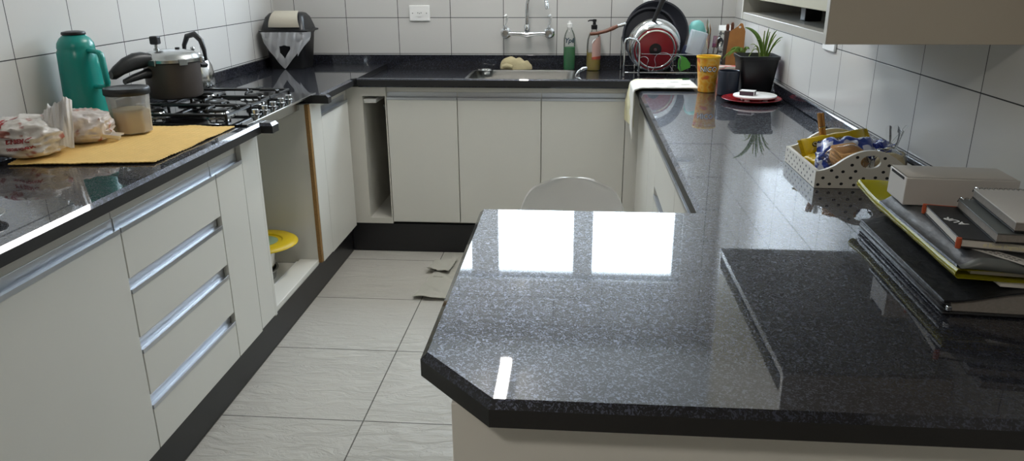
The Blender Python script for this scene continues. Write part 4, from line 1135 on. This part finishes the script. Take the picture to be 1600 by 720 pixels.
for (rx, ry, mx, mz_, tx, tz, w) in ((.784, 0, .772, .262, .690, .278, .0095), (.797, 0, .804, .25, .824, .266, .0042), (.789, 0, .788, .25, .790, .276, .0038), (.80, 0, .826, .24, .850, .238, .0036), (.786, 0, .770, .25, .744, .225, .0036)):
    strap((rx, GY - .004, ZT + .140), (mx, GY - .02, ZT + mz_), (tx, GY - .04, ZT + tz), w)
for k, (tx, tz) in enumerate(((.735, .175), (.722, .150), (.728, .205))):
    stalk((.775, GY, zs), (.760, GY, ZT + .24 - .01 * k), (tx, GY - .01, ZT + tz), .003)
VX, VY = .785, 3.755
t = thing('potted_succulent', (VX, VY, ZT), 'small pink flowerpot with drooping fleshy leaves behind the black flowerpot', 'plant')
b = MB(); b.lathe([(0, .0006), (.020, .0006), (.022, .004), (.028, .105), (.031, .106), (.031, .120), (.028, .121), (.026, .110), (0, .108)], 28, (VX, VY, ZT), closed_ends=False); b.build('flowerpot', 'pink', t)
for k, (dx, dy, dz, w) in enumerate(((-.075, -.03, .112, .008), (-.060, .0, .140, .009), (-.045, -.03, .148, .008), (.015, -.03, .150, .007), (-.095, -.02, .102, .006), (.03, .0, .145, .007), (-.02, -.04, .138, .008))):
    strap((VX, VY, ZT + .112), (VX + dx * .45, VY + dy * .5, ZT + .172), (VX + dx, VY + dy, ZT + dz), w, 'leaf')

# ------------------------------------------------------------------ right counter: cup, mug, plates
m_, nt, pb = new_mat('yellow_cup_print')
tc = nt.nodes.new('ShaderNodeTexCoord'); nz = nt.nodes.new('ShaderNodeTexNoise'); nz.inputs['Scale'].default_value = 30; nz.inputs['Detail'].default_value = 1
nt.links.new(tc.outputs['Object'], nz.inputs['Vector'])
rp_ = nt.nodes.new('ShaderNodeValToRGB'); rp_.color_ramp.interpolation = 'EASE'
e_ = rp_.color_ramp.elements; e_[0].position = .32; e_[0].color = srgb('#d98a2c'); e_[1].position = .70; e_[1].color = srgb('#c9613a')
for p_, c_ in ((.45, '#dea22c'), (.56, '#e0b55c'), (.62, '#dd9a2e')):
    q_ = e_.new(p_); q_.color = srgb(c_)
nt.links.new(nz.outputs['Fac'], rp_.inputs[0]); nt.links.new(rp_.outputs[0], pb.inputs['Base Color']); pb.inputs['Roughness'].default_value = .35
M['cup_print'] = m_
M['cup_yellow'] = mat('bright_yellow_plastic', '#e3b410', 0.35)
ux, uy = .566, 3.385
t = thing('cup', (ux, uy, ZT), 'tall yellow and orange plastic cup with printed lettering', 'cup')
b = MB(); b.lathe([(0, .0006), (.034, .0006), (.0365, .003), (.049, .147), (.0475, .147), (.035, .006), (0, .005)], 48, (ux, uy, ZT), closed_ends=False); b.build('cup_body', 'cup_print', t)
b = MB(); b.lathe([(.0478, .147), (.0512, .1472), (.0518, .152), (.0505, .155), (.047, .154), (.0462, .147)], 48, (ux, uy, ZT), closed_ends=False); b.build('cup_rim', 'cup_yellow', t)
def cone_bend(v):
    z = .100 + v.y
    r = .0365 + (z - .003) / .144 * .0125 + .0005 + v.z
    a = -pi / 2 + .12 - .22 + v.x / r
    return Vector((ux + r * cos(a), uy + r * sin(a), ZT + z))
lettering('name_outline', 'NICO', .030, ID, 'soft_black', t, thick=.0004, bold=.0022, bend=cone_bend)
lettering('name_print', 'NICO', .030, ID, 'white_plastic', t, thick=.0012, bold=.0002, bend=cone_bend)
M['mug_blue'] = mat('dark_navy_glaze', '#1b2230', 0.3)
ux, uy = .640, 3.300
t = thing('mug', (ux, uy, ZT), 'dark navy cylindrical mug beside the black flowerpot', 'mug')
b = MB(); b.lathe([(0, .0006), (.040, .0006), (.044, .004), (.045, .098), (.043, .103), (.041, .101), (.040, .008), (0, .006)], 44, (ux, uy, ZT), closed_ends=False); b.build('mug_body', 'mug_blue', t)
M['red_glaze'] = mat('red_glaze', '#8f1a22', 0.25)
RX, RY = .704, 3.128
t = thing('plate', (RX, RY, ZT), 'round red plate under the white plate on the right counter', 'plate')
b = MB(); b.lathe([(0, .0006), (.075, .0006), (.082, .003), (.116, .014), (.1175, .0155), (.1160, .0165), (.080, .0065), (.074, .0045), (0, .0045)], 64, (RX, RY, ZT), closed_ends=False); b.build('plate_disc', 'red_glaze', t)
t = thing('cake_stand', (RX, RY, ZT + .005), 'low white round stand set on the red plate', 'plate')
b = MB(); b.lathe([(0, .020), (.080, .020), (.085, .023), (.085, .028), (.083, .0295), (0, .0295)], 64, (RX + .012, RY - .004, ZT), closed_ends=False); b.build('stand_top', 'white_plastic', t)
for dx, dy in ((-.036, -.03), (.036, -.03), (-.036, .034), (.036, .034)):
    b = MB(); b.lathe([(.012, .0049), (.009, .008), (.009, .0198)], 16, (RX + .012 + dx, RY - .004 + dy, ZT)); b.build('foot', 'white_plastic', t)
M['plum'] = mat('plum_card', '#4a3540', 0.5)
t = thing('small_box', (RX - .02, RY - .02, ZT + .03), 'tiny plum box with pale top lying on the white stand', 'box')
b = MB(); b.xf = rotz((RX - .020, RY - .018, 0), radians(-24)); b.box(-.028, .028, -.021, .021, ZT + .0298, ZT + .0455); b.build('box_sides', 'plum', t, bevel=.001)
b = MB(); b.xf = rotz((RX - .020, RY - .018, 0), radians(-24)); b.box(-.0285, .0285, -.0215, .0215, ZT + .0457, ZT + .0475); b.build('box_top', 'white_plastic', t)
b = MB(); b.xf = rotz((RX - .020, RY - .018, 0), radians(-24)); b.box(.0272, .0292, -.0222, -.0202, ZT + .0298, ZT + .0457); b.build('box_corner', 'white_plastic', t)

# ------------------------------------------------------------------ dish towel over the counter corner
M['towel'] = mat('white_towel', '#d9d7cf', 0.9, bump=.35, bscale=260, vary=.06, vscale=8)
M['towel_cream'] = mat('cream_towel', '#cfc9a4', 0.9, bump=.35, bscale=260)
M['towel_mark'] = mat('grey_woven_mark', '#8f8d88', 0.9)
def towelf(lift, hang, y0, y1, xr, bulge=0.0):
    def f(u, v):
        y = y0 + (y1 - y0) * v
        L1 = xr - .275
        Lt = L1 + hang(v)
        s = u * Lt
        wob = .0025 * noise.noise((s * 25, y * 22, lift * 300))
        if s < L1:
            x = xr - s - .004 * noise.noise((y * 60, 1, lift * 100)) * (1 if u < .02 else 0)
            z = ZT + lift + wob * .6
            k = max(0, 1 - (L1 - s) / .02); z -= .004 * k * k
        else:
            d_ = s - L1
            x = .275 - .006 - lift * .9 - min(d_, .012) * .35 - bulge * v * min(1, d_ / .1) + wob
            z = ZT + lift - .004 - d_
        return (x, y, z)
    return f
t = thing('dish_towel', (.40, 3.58, ZT), 'white and cream dish towel draped over the counter corner below the rack', 'towel')
b = MB(); b.sheet(towelf(.004, lambda v: .17 + .02 * v, 3.43, 3.735, .505, .022), 44, 24, th=.0025); b.build('cream_layer', 'towel_cream', t, smooth=70)
b = MB(); b.sheet(towelf(.0110, lambda v: .225 - .06 * v, 3.395, 3.64, .53), 48, 22, th=.0045); wl = b.build('white_layer', 'towel', t, smooth=70)
for (x0, y0) in ((.36, 3.50), (.43, 3.56), (.47, 3.48), (.40, 3.42)):
    b = MB(); b.sheet(lambda u, v: (x0 + .036 * u, y0 + .006 * v + .004 * u, ZT + .0166 + .0006 * noise.noise((u * 3, x0 * 50, 0))), 6, 2, th=.0004); b.build('woven_mark', 'towel_mark', wl)
b = MB()
for k in range(22):
    y = 3.40 + k * .0105
    b.tube([(.529, y, ZT + .0105), (.537 + .003 * rnd.random(), y + .002, ZT + .008), (.543 + .004 * rnd.random(), y + .004 * rnd.random(), ZT + .0035)], .0016, 5)
tag(b.build('fringe', 'towel', wl), kind='stuff')

# ------------------------------------------------------------------ polka-dot tray with snacks
TX0, TX1, TY0, TY1 = .584, .836, 1.838, 2.118
M['tray_white'] = mat('painted_white_wood', '#d7d3c8', 0.45)
M['dot_black'] = mat('black_dot', '#18181a', 0.5)
M['tray_bare'] = mat('pale_wood_edge', '#c9b999', 0.6)
t = thing('tray', (.71, 1.98, ZT), 'white wooden tray with black polka dots and a wavy front on the right counter', 'tray')
zb = ZT + .0008
b = MB(); b.box(TX0 + .009, TX1 - .009, TY0 + .009, TY1 - .009, zb + .003, zb + .009); b.build('tray_floor', 'tray_white', t)
def wave(n=40):
    pts = []
    W = TX1 - TX0
    for k in range(n + 1):
        u = k / n; s = abs(u - .5) * 2
        z = .094 if s < .18 else None
        if s < .52: z = .094 - .024 * (s / .52) ** 2
        elif s < .66: z = .070 - (s - .52) * .10
        else: z = .056 - .014 * sin(min(1, (s - .66) / .34) * pi / 2)
        pts.append((-W / 2 + W * u, z))
    return pts
def end_panel(y, face):
    W = TX1 - TX0
    outer = [(-W / 2, 0), (W / 2, 0)] + wave()[::-1]
    hole = [(.024 * cos(2 * pi * k / 28), .066 + .0165 * sin(2 * pi * k / 28)) for k in range(28)]
    mtx = frame(((TX0 + TX1) / 2, y, zb), (1, 0, 0), (0, 0, 1))
    b = MB(); add_mesh(b, shape_mesh([outer, hole], .009, mtx), 0)
    # printed dots, staggered
    rows = 0
    for r in range(6):
        for c in range(-6, 7):
            x = c * .030 + (.015 if r % 2 else 0) + .003 * sin(r * 3 + c); z = .010 + r * .0165 + .0015 * sin(c * 2 + r)
            s = abs(x) / (W / 2)
            if s > .95: continue
            top = [p for p in wave() if abs(p[0] - x) < .006]
            if not top or z > min(p[1] for p in top) - .006: continue
            if (x / .030) ** 2 + ((z - .066) / .0225) ** 2 < 1: continue
            cpt = len(b.v)
            b.poly([mtx @ Vector((x + .0042 * cos(2 * pi * k / 14), z + .0036 * sin(2 * pi * k / 14), face * .00475)) for k in range(14)], 1)
    return b.build('end_panel', ['tray_white', 'dot_black'], t, smooth=0, fix=False)
end_panel(TY0 + .0045, 1); end_panel(TY1 - .0045, 1)
def side_panel(x, face):
    b = MB(); b.box(x, x + .009, TY0 + .0092, TY1 - .0092, zb, zb + .043, 0)
    xx = x - .0003 if face < 0 else x + .0093
    for r in range(3):
        for c in range(9):
            y = TY0 + .022 + c * .030 + (.015 if r % 2 else 0); z = zb + .009 + r * .013
            if y > TY1 - .014: continue
            b.poly([(xx, y + .0038 * cos(2 * pi * k / 12), z + .0033 * sin(2 * pi * k / 12)) for k in range(12)], 1)
    return b.build('side_panel', ['tray_white', 'dot_black'], t, smooth=0, fix=False)
side_panel(TX0, -1); side_panel(TX1 - .009, 1)

M['snack_yellow'] = mat('yellow_wrapper', '#d0b012', 0.3, bump=.15, bscale=30)
M['snack_blue'] = print_mat('blue_white_wrapper', '#c9cede', '#2f4696', 34, .49, .52, 9.0)
M['blue_film'] = mat('deep_blue_film', '#1c2f86', 0.25)
M['peg_wood'] = mat('pale_peg_wood', '#c08a45', 0.6, vary=.3, vscale=60)
M['cracker'] = mat('cracker_brown', '#d6a468', 0.85, bump=.06, bscale=160, vary=.30, vscale=60)
M['letter_cream'] = mat('cream_ink', '#e8dfb0', 0.5)
M['brown_ink'] = mat('dark_brown_ink', '#3a2a18', 0.5)
zf = zb + .0098
def pillow(c, L_, W_, H_, mtx, mt, name, parent, wrinkle=.003, seed=0, crimp=True):
    b = MB(); b.xf = mtx
    rings = []
    n = 28
    for k in range(17):
        s = k / 16 * 2 - 1
        f = (1 - abs(s) ** 4.5) ** .5 if abs(s) < 1 else 0
        f = max(f, .05)
        ring = []
        for i in range(n):
            a = 2 * pi * i / n
            cs, sn = cos(a), sin(a)
            rr = 1 / ((abs(cs) ** 3 + abs(sn) ** 3) ** (1 / 3))
            w = W_ / 2 * (1 - .06 * f) * rr * cs
            h = H_ / 2 * f * rr * sn
            q = noise.noise((s * 4 + seed, cs * 2, sn * 2 + seed))
            ring.append((s * L_ / 2, w + wrinkle * q, h + wrinkle * 1.4 * q * f))
        rings.append(ring)
    b.loops(rings)
    o = b.build(name, mt, parent, smooth=60)
    if crimp:
        for s in (-1, 1):
            c_ = MB(); c_.xf = mtx
            c_.sheet(lambda u, v: (s * (L_ / 2 + .010 * u), (v - .5) * W_ * .96, .0015 * sin(v * 2 * pi * 9) * u), 3, 72, th=.0004)
            c_.build('crimped_end', mt, parent)
    return o
# long yellow biscuit packet at the back
t = thing('biscuit_packet', (.70, 2.075, zf), 'long yellow biscuit packet with lettering at the back of the dotted tray', 'snack packet')
mx_ = frame((.696, 2.066, zf + .054), (.98, .12, .16), (0, .62, .78))
pillow(None, .17, .052, .040, mx_, 'snack_yellow', 'wrapper', t, seed=2)
face_m = mx_ @ Matrix.Translation((-.020, -.002, .0196)) @ Matrix.Rotation(pi, 4, 'Z')
lettering('name_outline', 'PASSATEMPO', .0155, face_m, 'brown_ink', t, thick=.0040, bold=.0018)
lettering('name_print', 'PASSATEMPO', .0155, face_m, 'letter_cream', t, thick=.0050)
t = thing('snack_packet', (.63, 2.02, zf), 'small yellow snack packet at the left side inside the dotted tray', 'snack packet')
pillow(None, .085, .042, .026, frame((.636, 2.000, zf + .0190), (.30, -.95, .0), (.9, .3, .25)), 'snack_yellow', 'wrapper', t, seed=5)
t = thing('snack_packet', (.68, 1.98, zf), 'blue and white snack packet heaped in the middle of the dotted tray', 'snack packet')
pillow(None, .125, .070, .034, frame((.705, 1.998, zf + .056), (.93, -.30, .10), (.3, .85, .36)), 'snack_blue', 'wrapper', t, wrinkle=.006, seed=8)
t = thing('snack_packet', (.65, 1.93, zf), 'blue snack packet with silver end near the left front of the dotted tray', 'snack packet')
pillow(None, .085, .036, .026, frame((.622, 1.914, zf + .034), (.25, .95, .30), (-.95, .2, .1)), 'snack_blue', 'wrapper', t, wrinkle=.006, seed=11)
t = thing('snack_packet', (.79, 2.05, zf), 'deep blue crumpled snack packet by the wall side of the dotted tray', 'snack packet')
pillow(None, .055, .048, .042, frame((.782, 1.990, zf + .052), (.6, -.6, .5), (.7, .6, 0)), 'blue_film', 'wrapper', t, wrinkle=.008, seed=14)
# crackers in clear film
t = thing('cracker_packet', (.68, 1.885, zf), 'clear wrapped stack of brown crackers at the front of the dotted tray', 'crackers')
cm = frame((.672, 1.8985, zf + .046), (.96, .22, .10), (-.22, .95, .22))
for k in range(6):
    b = MB(); b.xf = cm @ Matrix.Translation((0, 0, -.026 + k * .0098)) @ Matrix.Rotation(.02 * sin(k * 2.1), 4, 'Z')
    b.loops([rrect(0, 0, .062, .058, 0, .006, 3), rrect(0, 0, .064, .060, .004, .006, 3), rrect(0, 0, .062, .058, .0085, .006, 3)]); b.build('cracker', 'cracker', t)
pillow(None, .085, .070, .070, cm @ Matrix.Translation((0, 0, .0005)), 'cling', 'clear_wrapper', t, wrinkle=.0008, seed=20)
# clear bag with bread on the right
t = thing('bread_bag', (.79, 1.90, zf), 'clear knotted plastic bag with pale bread at the right front of the dotted tray', 'plastic bag')
M['bread'] = mat('pale_bread', '#d3c096', 0.85, bump=.08, bscale=50, vary=.5, vscale=20)
b = MB(); b.xf = Matrix.Translation((.776, 1.893, zf + .034)); b.lathe([(0, -.030), (.022, -.026), (.030, -.004), (.030, .012), (.024, .026), (.010, .032), (0, .033)], 28, sx=1.15, sy=.95, closed_ends=False); b.build('bread_roll', 'bread', t)
cb_ = crumple((.774, 1.897), .038, .036, .088, 15.3, zf + .0005, amp=.20, nu=56, nv=36); cb_.build('film_bag', 'cling', t, smooth=60)
pleated_fan((.770, 1.905, zf + .078), (.790, 1.900, zf + .076), (.770, 1.935, zf + .122), (.812, 1.925, zf + .112), 3, .003).build('film_tail', 'cling', t, smooth=60)
b = MB(); b.tube([(.775, 1.910, zf + .080), (.795, 1.915, zf + .105), (.812, 1.918, zf + .128), (.815, 1.918, zf + .131)], [.0035, .003, .0035, .001], 8); b.build('twisted_end', 'cling', t)
t = thing('clothes_peg', (.685, 2.09, zf + .06), 'wooden clothes peg sticking up from the yellow biscuit packet', 'clothes peg')
for s in (-1, 1):
    b = MB(); b.xf = frame((.664 + s * .0042, 2.090, zf + .094), (.95, .25, .15), (-.22, .10, .97)); b.box(-.0035, .0035, -.036, .036, -.005, .005); b.build('peg_jaw', 'peg_wood', t, bevel=.0015)
b = MB(); b.tube([(.657, 2.084, zf + .090), (.664, 2.082, zf + .092), (.672, 2.086, zf + .094)], .002, 8); b.build('peg_spring', 'chrome', t)

# ------------------------------------------------------------------ stack of folders and notebooks on the peninsula
M['binder'] = mat('black_leatherette', '#1c1d20', 0.38, bump=.25, bscale=55)
M['paper'] = mat('paper', '#cfcbc2', 0.85)
M['page_edge'] = mat('page_edges', '#8f8982', 0.9, vary=.3, vscale=200)
M['yellow_film'] = thin_clear('yellow_translucent_plastic', (.93, .88, .15), rough=.18, haze=.55, hazecol=(.58, .53, .02))
M['grey_cover'] = mat('dark_grey_portfolio', '#3b3d3f', 0.4, bump=.25, bscale=30)
M['grey_side'] = mat('grey_rounded_side', '#5d615f', 0.4)
M['orange_paper'] = mat('orange_edge', '#b4502a', 0.6)
M['book_black'] = mat('black_cover', '#1a1b1c', 0.5)
M['carton_white'] = mat('white_card', '#c9c5bf', 0.55)
M['grey_ink'] = mat('grey_ink', '#5b5855', 0.6)
SZ = ZT + .0008
def quad(c): return [(x, y) for x, y in c]
t = thing('zip_binder', (.71, 1.33, SZ), 'black zipped binder at the bottom of the folder stack', 'binder')
Q = [(.572, 1.118), (.8385, 1.098), (.8385, 1.505), (.584, 1.520)]
b = MB(); b.prism(Q, SZ, SZ + .004); b.build('lower_cover', 'binder', t, bevel=.0015)
def bulge(x): 
    q = min(1, max(0, (x - .575) / .12)); return .020 * q * q * (3 - 2 * q)
def bq(u, v, dz, ins=0.0):
    a_ = Vector(Q[0]).lerp(Vector(Q[1]), u); c_ = Vector(Q[3]).lerp(Vector(Q[2]), u)
    p = a_.lerp(c_, v)
    p.y += ins * (1 - 2 * v); p.x += ins * (1 - u)
    return (p.x, p.y, SZ + dz + bulge(p.x))
b = MB(); b.sheet(lambda u, v: bq(u, v, .0235), 40, 12, th=.003); b.build('upper_cover', 'binder', t, smooth=50)
b = MB(); b.loops([[(p[0], p[1], SZ + .0042) for p in [bq(k / 20, 0, 0, .006) for k in range(21)]] + [(p[0], p[1], SZ + .0042) for p in [bq(k / 20, 1, 0, .006) for k in range(20, -1, -1)]],
                   [(p[0], p[1], p[2] - .0004) for p in [bq(k / 20, 0, .0205, .006) for k in range(21)]] + [(p[0], p[1], p[2] - .0004) for p in [bq(k / 20, 1, .0205, .006) for k in range(20, -1, -1)]]])
b.build('page_block', 'page_edge', t, smooth=0)
for k in range(2):
    z = SZ + .0080 + k * .0085
    b = MB(); b.tube([(.582, 1.1185, z), (.576, 1.1195, z), (.5735, 1.124, z), (.5835, 1.512, z), (.586, 1.517, z), (.595, 1.518, z)], .0036, 8); b.build('zip_tape', 'binder', t)
b = MB(); b.box(.5745, .5815, 1.109, 1.1155, SZ + .009, SZ + .017); b.build('zip_pull', 'chrome', t, bevel=.001)
z1 = SZ + .0445
t = thing('paper_sheets', (.72, 1.25, z1), 'white paper sheets sticking out between the binder and yellow folder', 'paper')
b = MB(); b.prism([(.655, 1.128), (.8375, 1.100), (.8375, 1.38), (.655, 1.40)], z1, z1 + .005); b.build('sheets', 'paper', t)
z2 = z1 + .0055
t = thing('plastic_folder', (.72, 1.4, z2), 'translucent yellow plastic folder in the middle of the stack', 'folder')
def yf(dz, lift):
    def f(u, v):
        a = Vector((.596, 1.140)).lerp(Vector((.8375, 1.108)), u); c = Vector((.615, 1.640)).lerp(Vector((.8375, 1.61)), u)
        p = a.lerp(c, v)
        z = z2 + dz + lift * 2 * max(0, v - .71) ** 1.5 * (1 - u) + .002 * sin(u * 7) * (v > .8) + .0015 * noise.noise((u * 5, v * 6, dz * 90)) * (1 - u)
        return (p.x, p.y, z)
    return f
b = MB(); b.sheet(yf(.0022, .022), 20, 28, th=.0009); b.build('lower_leaf', 'yellow_film', t, smooth=70)
b = MB(); b.sheet(yf(.0165, .030), 20, 28, th=.0009); b.build('upper_leaf', 'yellow_film', t, smooth=70)
b = MB(); b.sheet(lambda u, v: Vector(yf(.0022, .022)(0, u)) * (1 - v) + Vector(yf(.0165, .030)(0, u)) * v + Vector((-.004 * sin(pi * v), 0, 0)), 28, 6, th=.0008); b.build('folded_spine', 'yellow_film', t, smooth=70)
b = MB(); b.prism([(.622, 1.155), (.8375, 1.122), (.8375, 1.50), (.628, 1.50)], z2 + .0040, z2 + .0140); b.build('inner_sheets', 'paper', t)
z3 = z2 + .0180
t = thing('portfolio', (.72, 1.3, z3), 'dark grey portfolio with a white label lying on the yellow folder', 'portfolio')
PQ = [(.603, 1.490), (.595, 1.146), (.8375, 1.078), (.8375, 1.46)]
def pq(u, v, top):
    a_ = Vector(PQ[1]).lerp(Vector(PQ[2]), u); c_ = Vector(PQ[0]).lerp(Vector(PQ[3]), u)
    p = a_.lerp(c_, v)
    q = min(1, u / .13); q = q * q * (3 - 2 * q)
    hgt = .0045 + .0155 * q
    return (p.x, p.y, z3 + (hgt if top else 0))
us = [0, .015, .03, .05, .07, .09, .11, .13] + [.13 + .87 * k / 10 for k in range(1, 11)]
rings = []
for v in (0, 1):
    lo = [pq(u, v, 0) for u in us]; hi = [pq(u, v, 1) for u in us]
    rings.append(lo + hi[::-1])
spine = []
for k in range(9):                                   # rounded front spine
    a = pi * k / 8
    spine.append([(x, y - .011 * sin(a), (zl + zh) / 2 - (zh - zl) / 2 * cos(a)) for (x, y, zl), (_, _, zh) in zip([pq(u, 0, 0) for u in us], [pq(u, 0, 1) for u in us])])
b = MB(); b.loops(rings, cap0=False); b.build('portfolio_body', 'grey_cover', t, smooth=50)
b = MB(); b.loops(spine, closed=False, cap0=False, cap1=False); b.build('rounded_spine', 'grey_side', t, smooth=60)
z4 = z3 + .0204
lm = frame((.655, 1.150, z4 + .0004), (.55, -.84, 0), (.84, .55, 0))
b = MB(); b.xf = lm; b.box(-.047, .047, -.012, .012, 0, .0004); lb = b.build('label', 'carton_white', t)
for dy in (.004, -.004):
    b = MB(); b.xf = lm; 
    for k in range(9): b.box(-.036 + k * .0078, -.031 + k * .0078, dy - .0012, dy + .0012, .0005, .0007)
    tag(b.build('print_line', 'grey_ink', lb), kind='stuff')
# white box
t = thing('white_carton', (.71, 1.46, z4), 'long white cardboard box wrapped in film on the stack next to the tray', 'box')
wm = rotz((.612, 1.408, z4 + .0006), radians(-3.5))
b = MB(); b.xf = wm; b.box(0, .195, 0, .092, 0, .052); wb = b.build('carton_body', 'carton_white', t, bevel=.0015)
b = MB(); b.xf = wm; b.loops([[(0.004, .004, .0525), (.190, .004, .0525), (.190, .088, .0525), (.004, .088, .0525)], [(0.0, .010, .0555), (.190, .004, .0535), (.190, .088, .0535), (.0, .086, .0555)]]); b.build('top_flap', 'carton_white', t)
b = MB(); b.xf = wm; b.box(-.0008, .004, .012, .080, .0455, .0505); b.build('open_slot', 'hole', t)
# orange-edged notebook
t = thing('notebook', (.69, 1.28, z4), 'black notebook with orange cover edge lying on the grey portfolio', 'notebook')
z5 = z4 + .0012
NQ = [(.606, 1.176), (.735, 1.140), (.757, 1.325), (.630, 1.358)]
def inset(Qd, d):
    c = Vector((sum(p[0] for p in Qd) / 4, sum(p[1] for p in Qd) / 4))
    return [tuple(c + (Vector(p) - c) * (1 - d / (Vector(p) - c).length)) for p in Qd]
b = MB(); b.prism(NQ, z5, z5 + .002); b.build('back_cover', 'book_black', t)
b = MB(); b.prism(inset(NQ, .003), z5 + .0022, z5 + .0138); b.build('page_block', 'paper', t)
b = MB(); b.prism(NQ, z5 + .0140, z5 + .0160); nb = b.build('front_cover', 'book_black', t, bevel=.0006)
for i, j, nm in ((3, 2, 'orange_edge'),):
    a, c = Vector(NQ[i] + (0,)), Vector(NQ[j] + (0,))
    b = MB(); b.tube([a + Vector((.001, 0, z5 + .008)), c + Vector((0, 0, z5 + .008))], .0088, 12, flat=.45); b.build(nm, 'orange_paper', t)
for i in (0, 3):
    a = Vector(NQ[i] + (z5 + .008,)); b = MB(); b.lathe([(0, -.0085), (.004, -.0085), (.0045, 0), (.004, .0085), (0, .0085)], 12, tuple(a), closed_ends=False); b.build('corner_guard', 'orange_paper', t)
tm = frame((.690, 1.235, z5 + .0163), (-.60, .80, 0), (-.80, -.60, 0))
lettering('cover_title', 'AUR', .021, frame((.6385, 1.262, z5 + .0163), (-.42, .90, 0), (-.90, -.42, 0)), 'white_plastic', nb, thick=.0003, bold=.0004)
fd = (Vector(NQ[1]) - Vector(NQ[0])).normalized()
lettering('spine_title', '# Book Digitalizeras', .0085, frame((.672, 1.1566, z5 + .0085), (fd.x, fd.y, 0), (0, 0, 1)), 'letter_cream', t, thick=.0004)
# two spiral notebooks
z6 = z5 + .0168
for k, (dz, lab_, mtp, mtc, off) in enumerate(((0, 'grey spiral notebook lying under the white one on the stack', 'page_edge', 'grey_side', (0, 0)), (.0205, 'small spiral notebook with white page open on top of the stack', 'page_edge', 'carton_white', (.020, -.006)))):
    zz = z6 + dz
    t = thing('spiral_notebook', (.75, 1.24, zz), lab_, 'notebook')
    SQ = [(.648 + off[0], 1.152 + off[1]), (.805, 1.138 + off[1]), (.820, 1.325), (.674 + off[0], 1.338 + off[1])]
    b = MB(); b.prism(SQ, zz, zz + .0022); b.build('back_cover', 'book_black', t)
    b = MB(); b.prism(inset(SQ, .002), zz + .0024, zz + .0142); b.build('page_block', mtp, t)
    b = MB(); b.prism(SQ, zz + .0144, zz + .0166); b.build('front_cover', mtc, t, bevel=.0006)
    a, c = Vector(SQ[3] + (zz + .0083,)), Vector(SQ[2] + (zz + .0083,))
    pts = []
    n_ = 15 * 12
    ax = (c - a).normalized(); pr = Vector((-ax.y, ax.x, 0))
    for q in range(n_ + 1):
        th = 2 * pi * q / 12
        pts.append(a + (c - a) * (.03 + .94 * q / n_) + pr * (.0105 * cos(th)) + Vector((0, 0, .0098 * sin(th))))
    b = MB(); b.tube(pts, .0010, 6); b.build('spiral_wire', 'steel_bright', t)

# ------------------------------------------------------------------ chair behind the peninsula
t = thing('shell_chair', (-.005, 2.10, 0), 'white moulded shell chair standing behind the peninsula', 'chair')
def shell(u, v):
    s = u * 2 - 1
    # profile from seat front (v=0) to backrest top (v=1), sitter faces the viewer
    prof = [(1.86, .445, .20), (1.90, .455, .215), (2.05, .440, .22), (2.18, .435, .215), (2.255, .470, .205), (2.292, .55, .195), (2.312, .65, .180), (2.328, .74, .162), (2.338, .795, .130), (2.344, .822, .070)]
    f = v * (len(prof) - 1); i = min(int(f), len(prof) - 2); q = f - i
    def cr(k):
        p0, p1, p2, p3 = (prof[max(i - 1, 0)][k], prof[i][k], prof[i + 1][k], prof[min(i + 2, len(prof) - 1)][k])
        return .5 * (2 * p1 + (p2 - p0) * q + (2 * p0 - 5 * p1 + 4 * p2 - p3) * q * q + (3 * p1 - p0 - 3 * p2 + p3) * q ** 3)
    y, z, w = cr(0), cr(1), cr(2)
    x = -.006 + w * s * (1 - .03 * abs(s))
    if v > .42: y -= .050 * abs(s) ** 2.2 * min(1, (v - .42) / .2)
    else: z += .035 * abs(s) ** 2.4
    return (x, y, z)
b = MB(); b.sheet(shell, 28, 54, th=.006); b.build('seat_shell', 'white_plastic', t, smooth=70)
for sx in (-1, 1):
    for sy in (-1, 1):
        b = MB(); b.tube([(-.006 + sx * .10, 2.09 + sy * .09, .425), (-.006 + sx * .13, 2.09 + sy * .12, .36), (-.006 + sx * .20, 2.09 + sy * .20, .0008)], [.011, .012, .009], 12); b.build('leg', 'white_plastic', t)
# cloth on the floor
M['floor_cloth'] = mat('grey_white_rag', '#b9b7ad', 0.9, bump=.3, bscale=120, vary=.15, vscale=10)
t = thing('floor_rag', (-.60, 3.5, 0), 'pale grey cloth lying crumpled on the floor beyond the peninsula', 'cloth')
def layer(c, z0, amp, seed, dark=0):
    c = [Vector(p) for p in c]
    def f(u, v):
        p = c[0].lerp(c[1], u).lerp(c[3].lerp(c[2], u), v)
        e = min(u, 1 - u, v, 1 - v)
        jag = .012 * noise.noise((u * 6 + seed, v * 6, 1)) * (1 - min(1, e * 6))
        w = max(0, noise.noise((p.x * 14, p.y * 9, seed))) * amp + amp * .5 * max(0, sin((p.x * 1.3 + p.y) * 30 + seed)) ** 2
        lip = .012 * max(0, 1 - v / .10) * (.6 + .4 * sin(u * 9))
        return (p.x + jag, p.y + jag * .7, z0 + w * min(1, .3 + e * 6) + lip)
    return f
b = MB(); b.sheet(layer([(-.690, 3.42), (-.42, 3.40), (-.42, 3.77), (-.690, 3.775)], .005, .014, 1.0), 40, 50, th=.003); b.build('rag_sheet', 'floor_cloth', t, smooth=75)
b = MB(); b.sheet(layer([(-.742, 3.175), (-.40, 3.15), (-.40, 3.52), (-.700, 3.50)], .010, .012, 5.0), 40, 50, th=.003); b.build('lower_fold', 'floor_cloth', t, smooth=75)
b = MB(); b.sheet(layer([(-.735, 3.50), (-.62, 3.46), (-.60, 3.66), (-.715, 3.62)], .024, .014, 9.0), 30, 30, th=.003); b.build('folded_corner', 'floor_cloth', t, smooth=75)
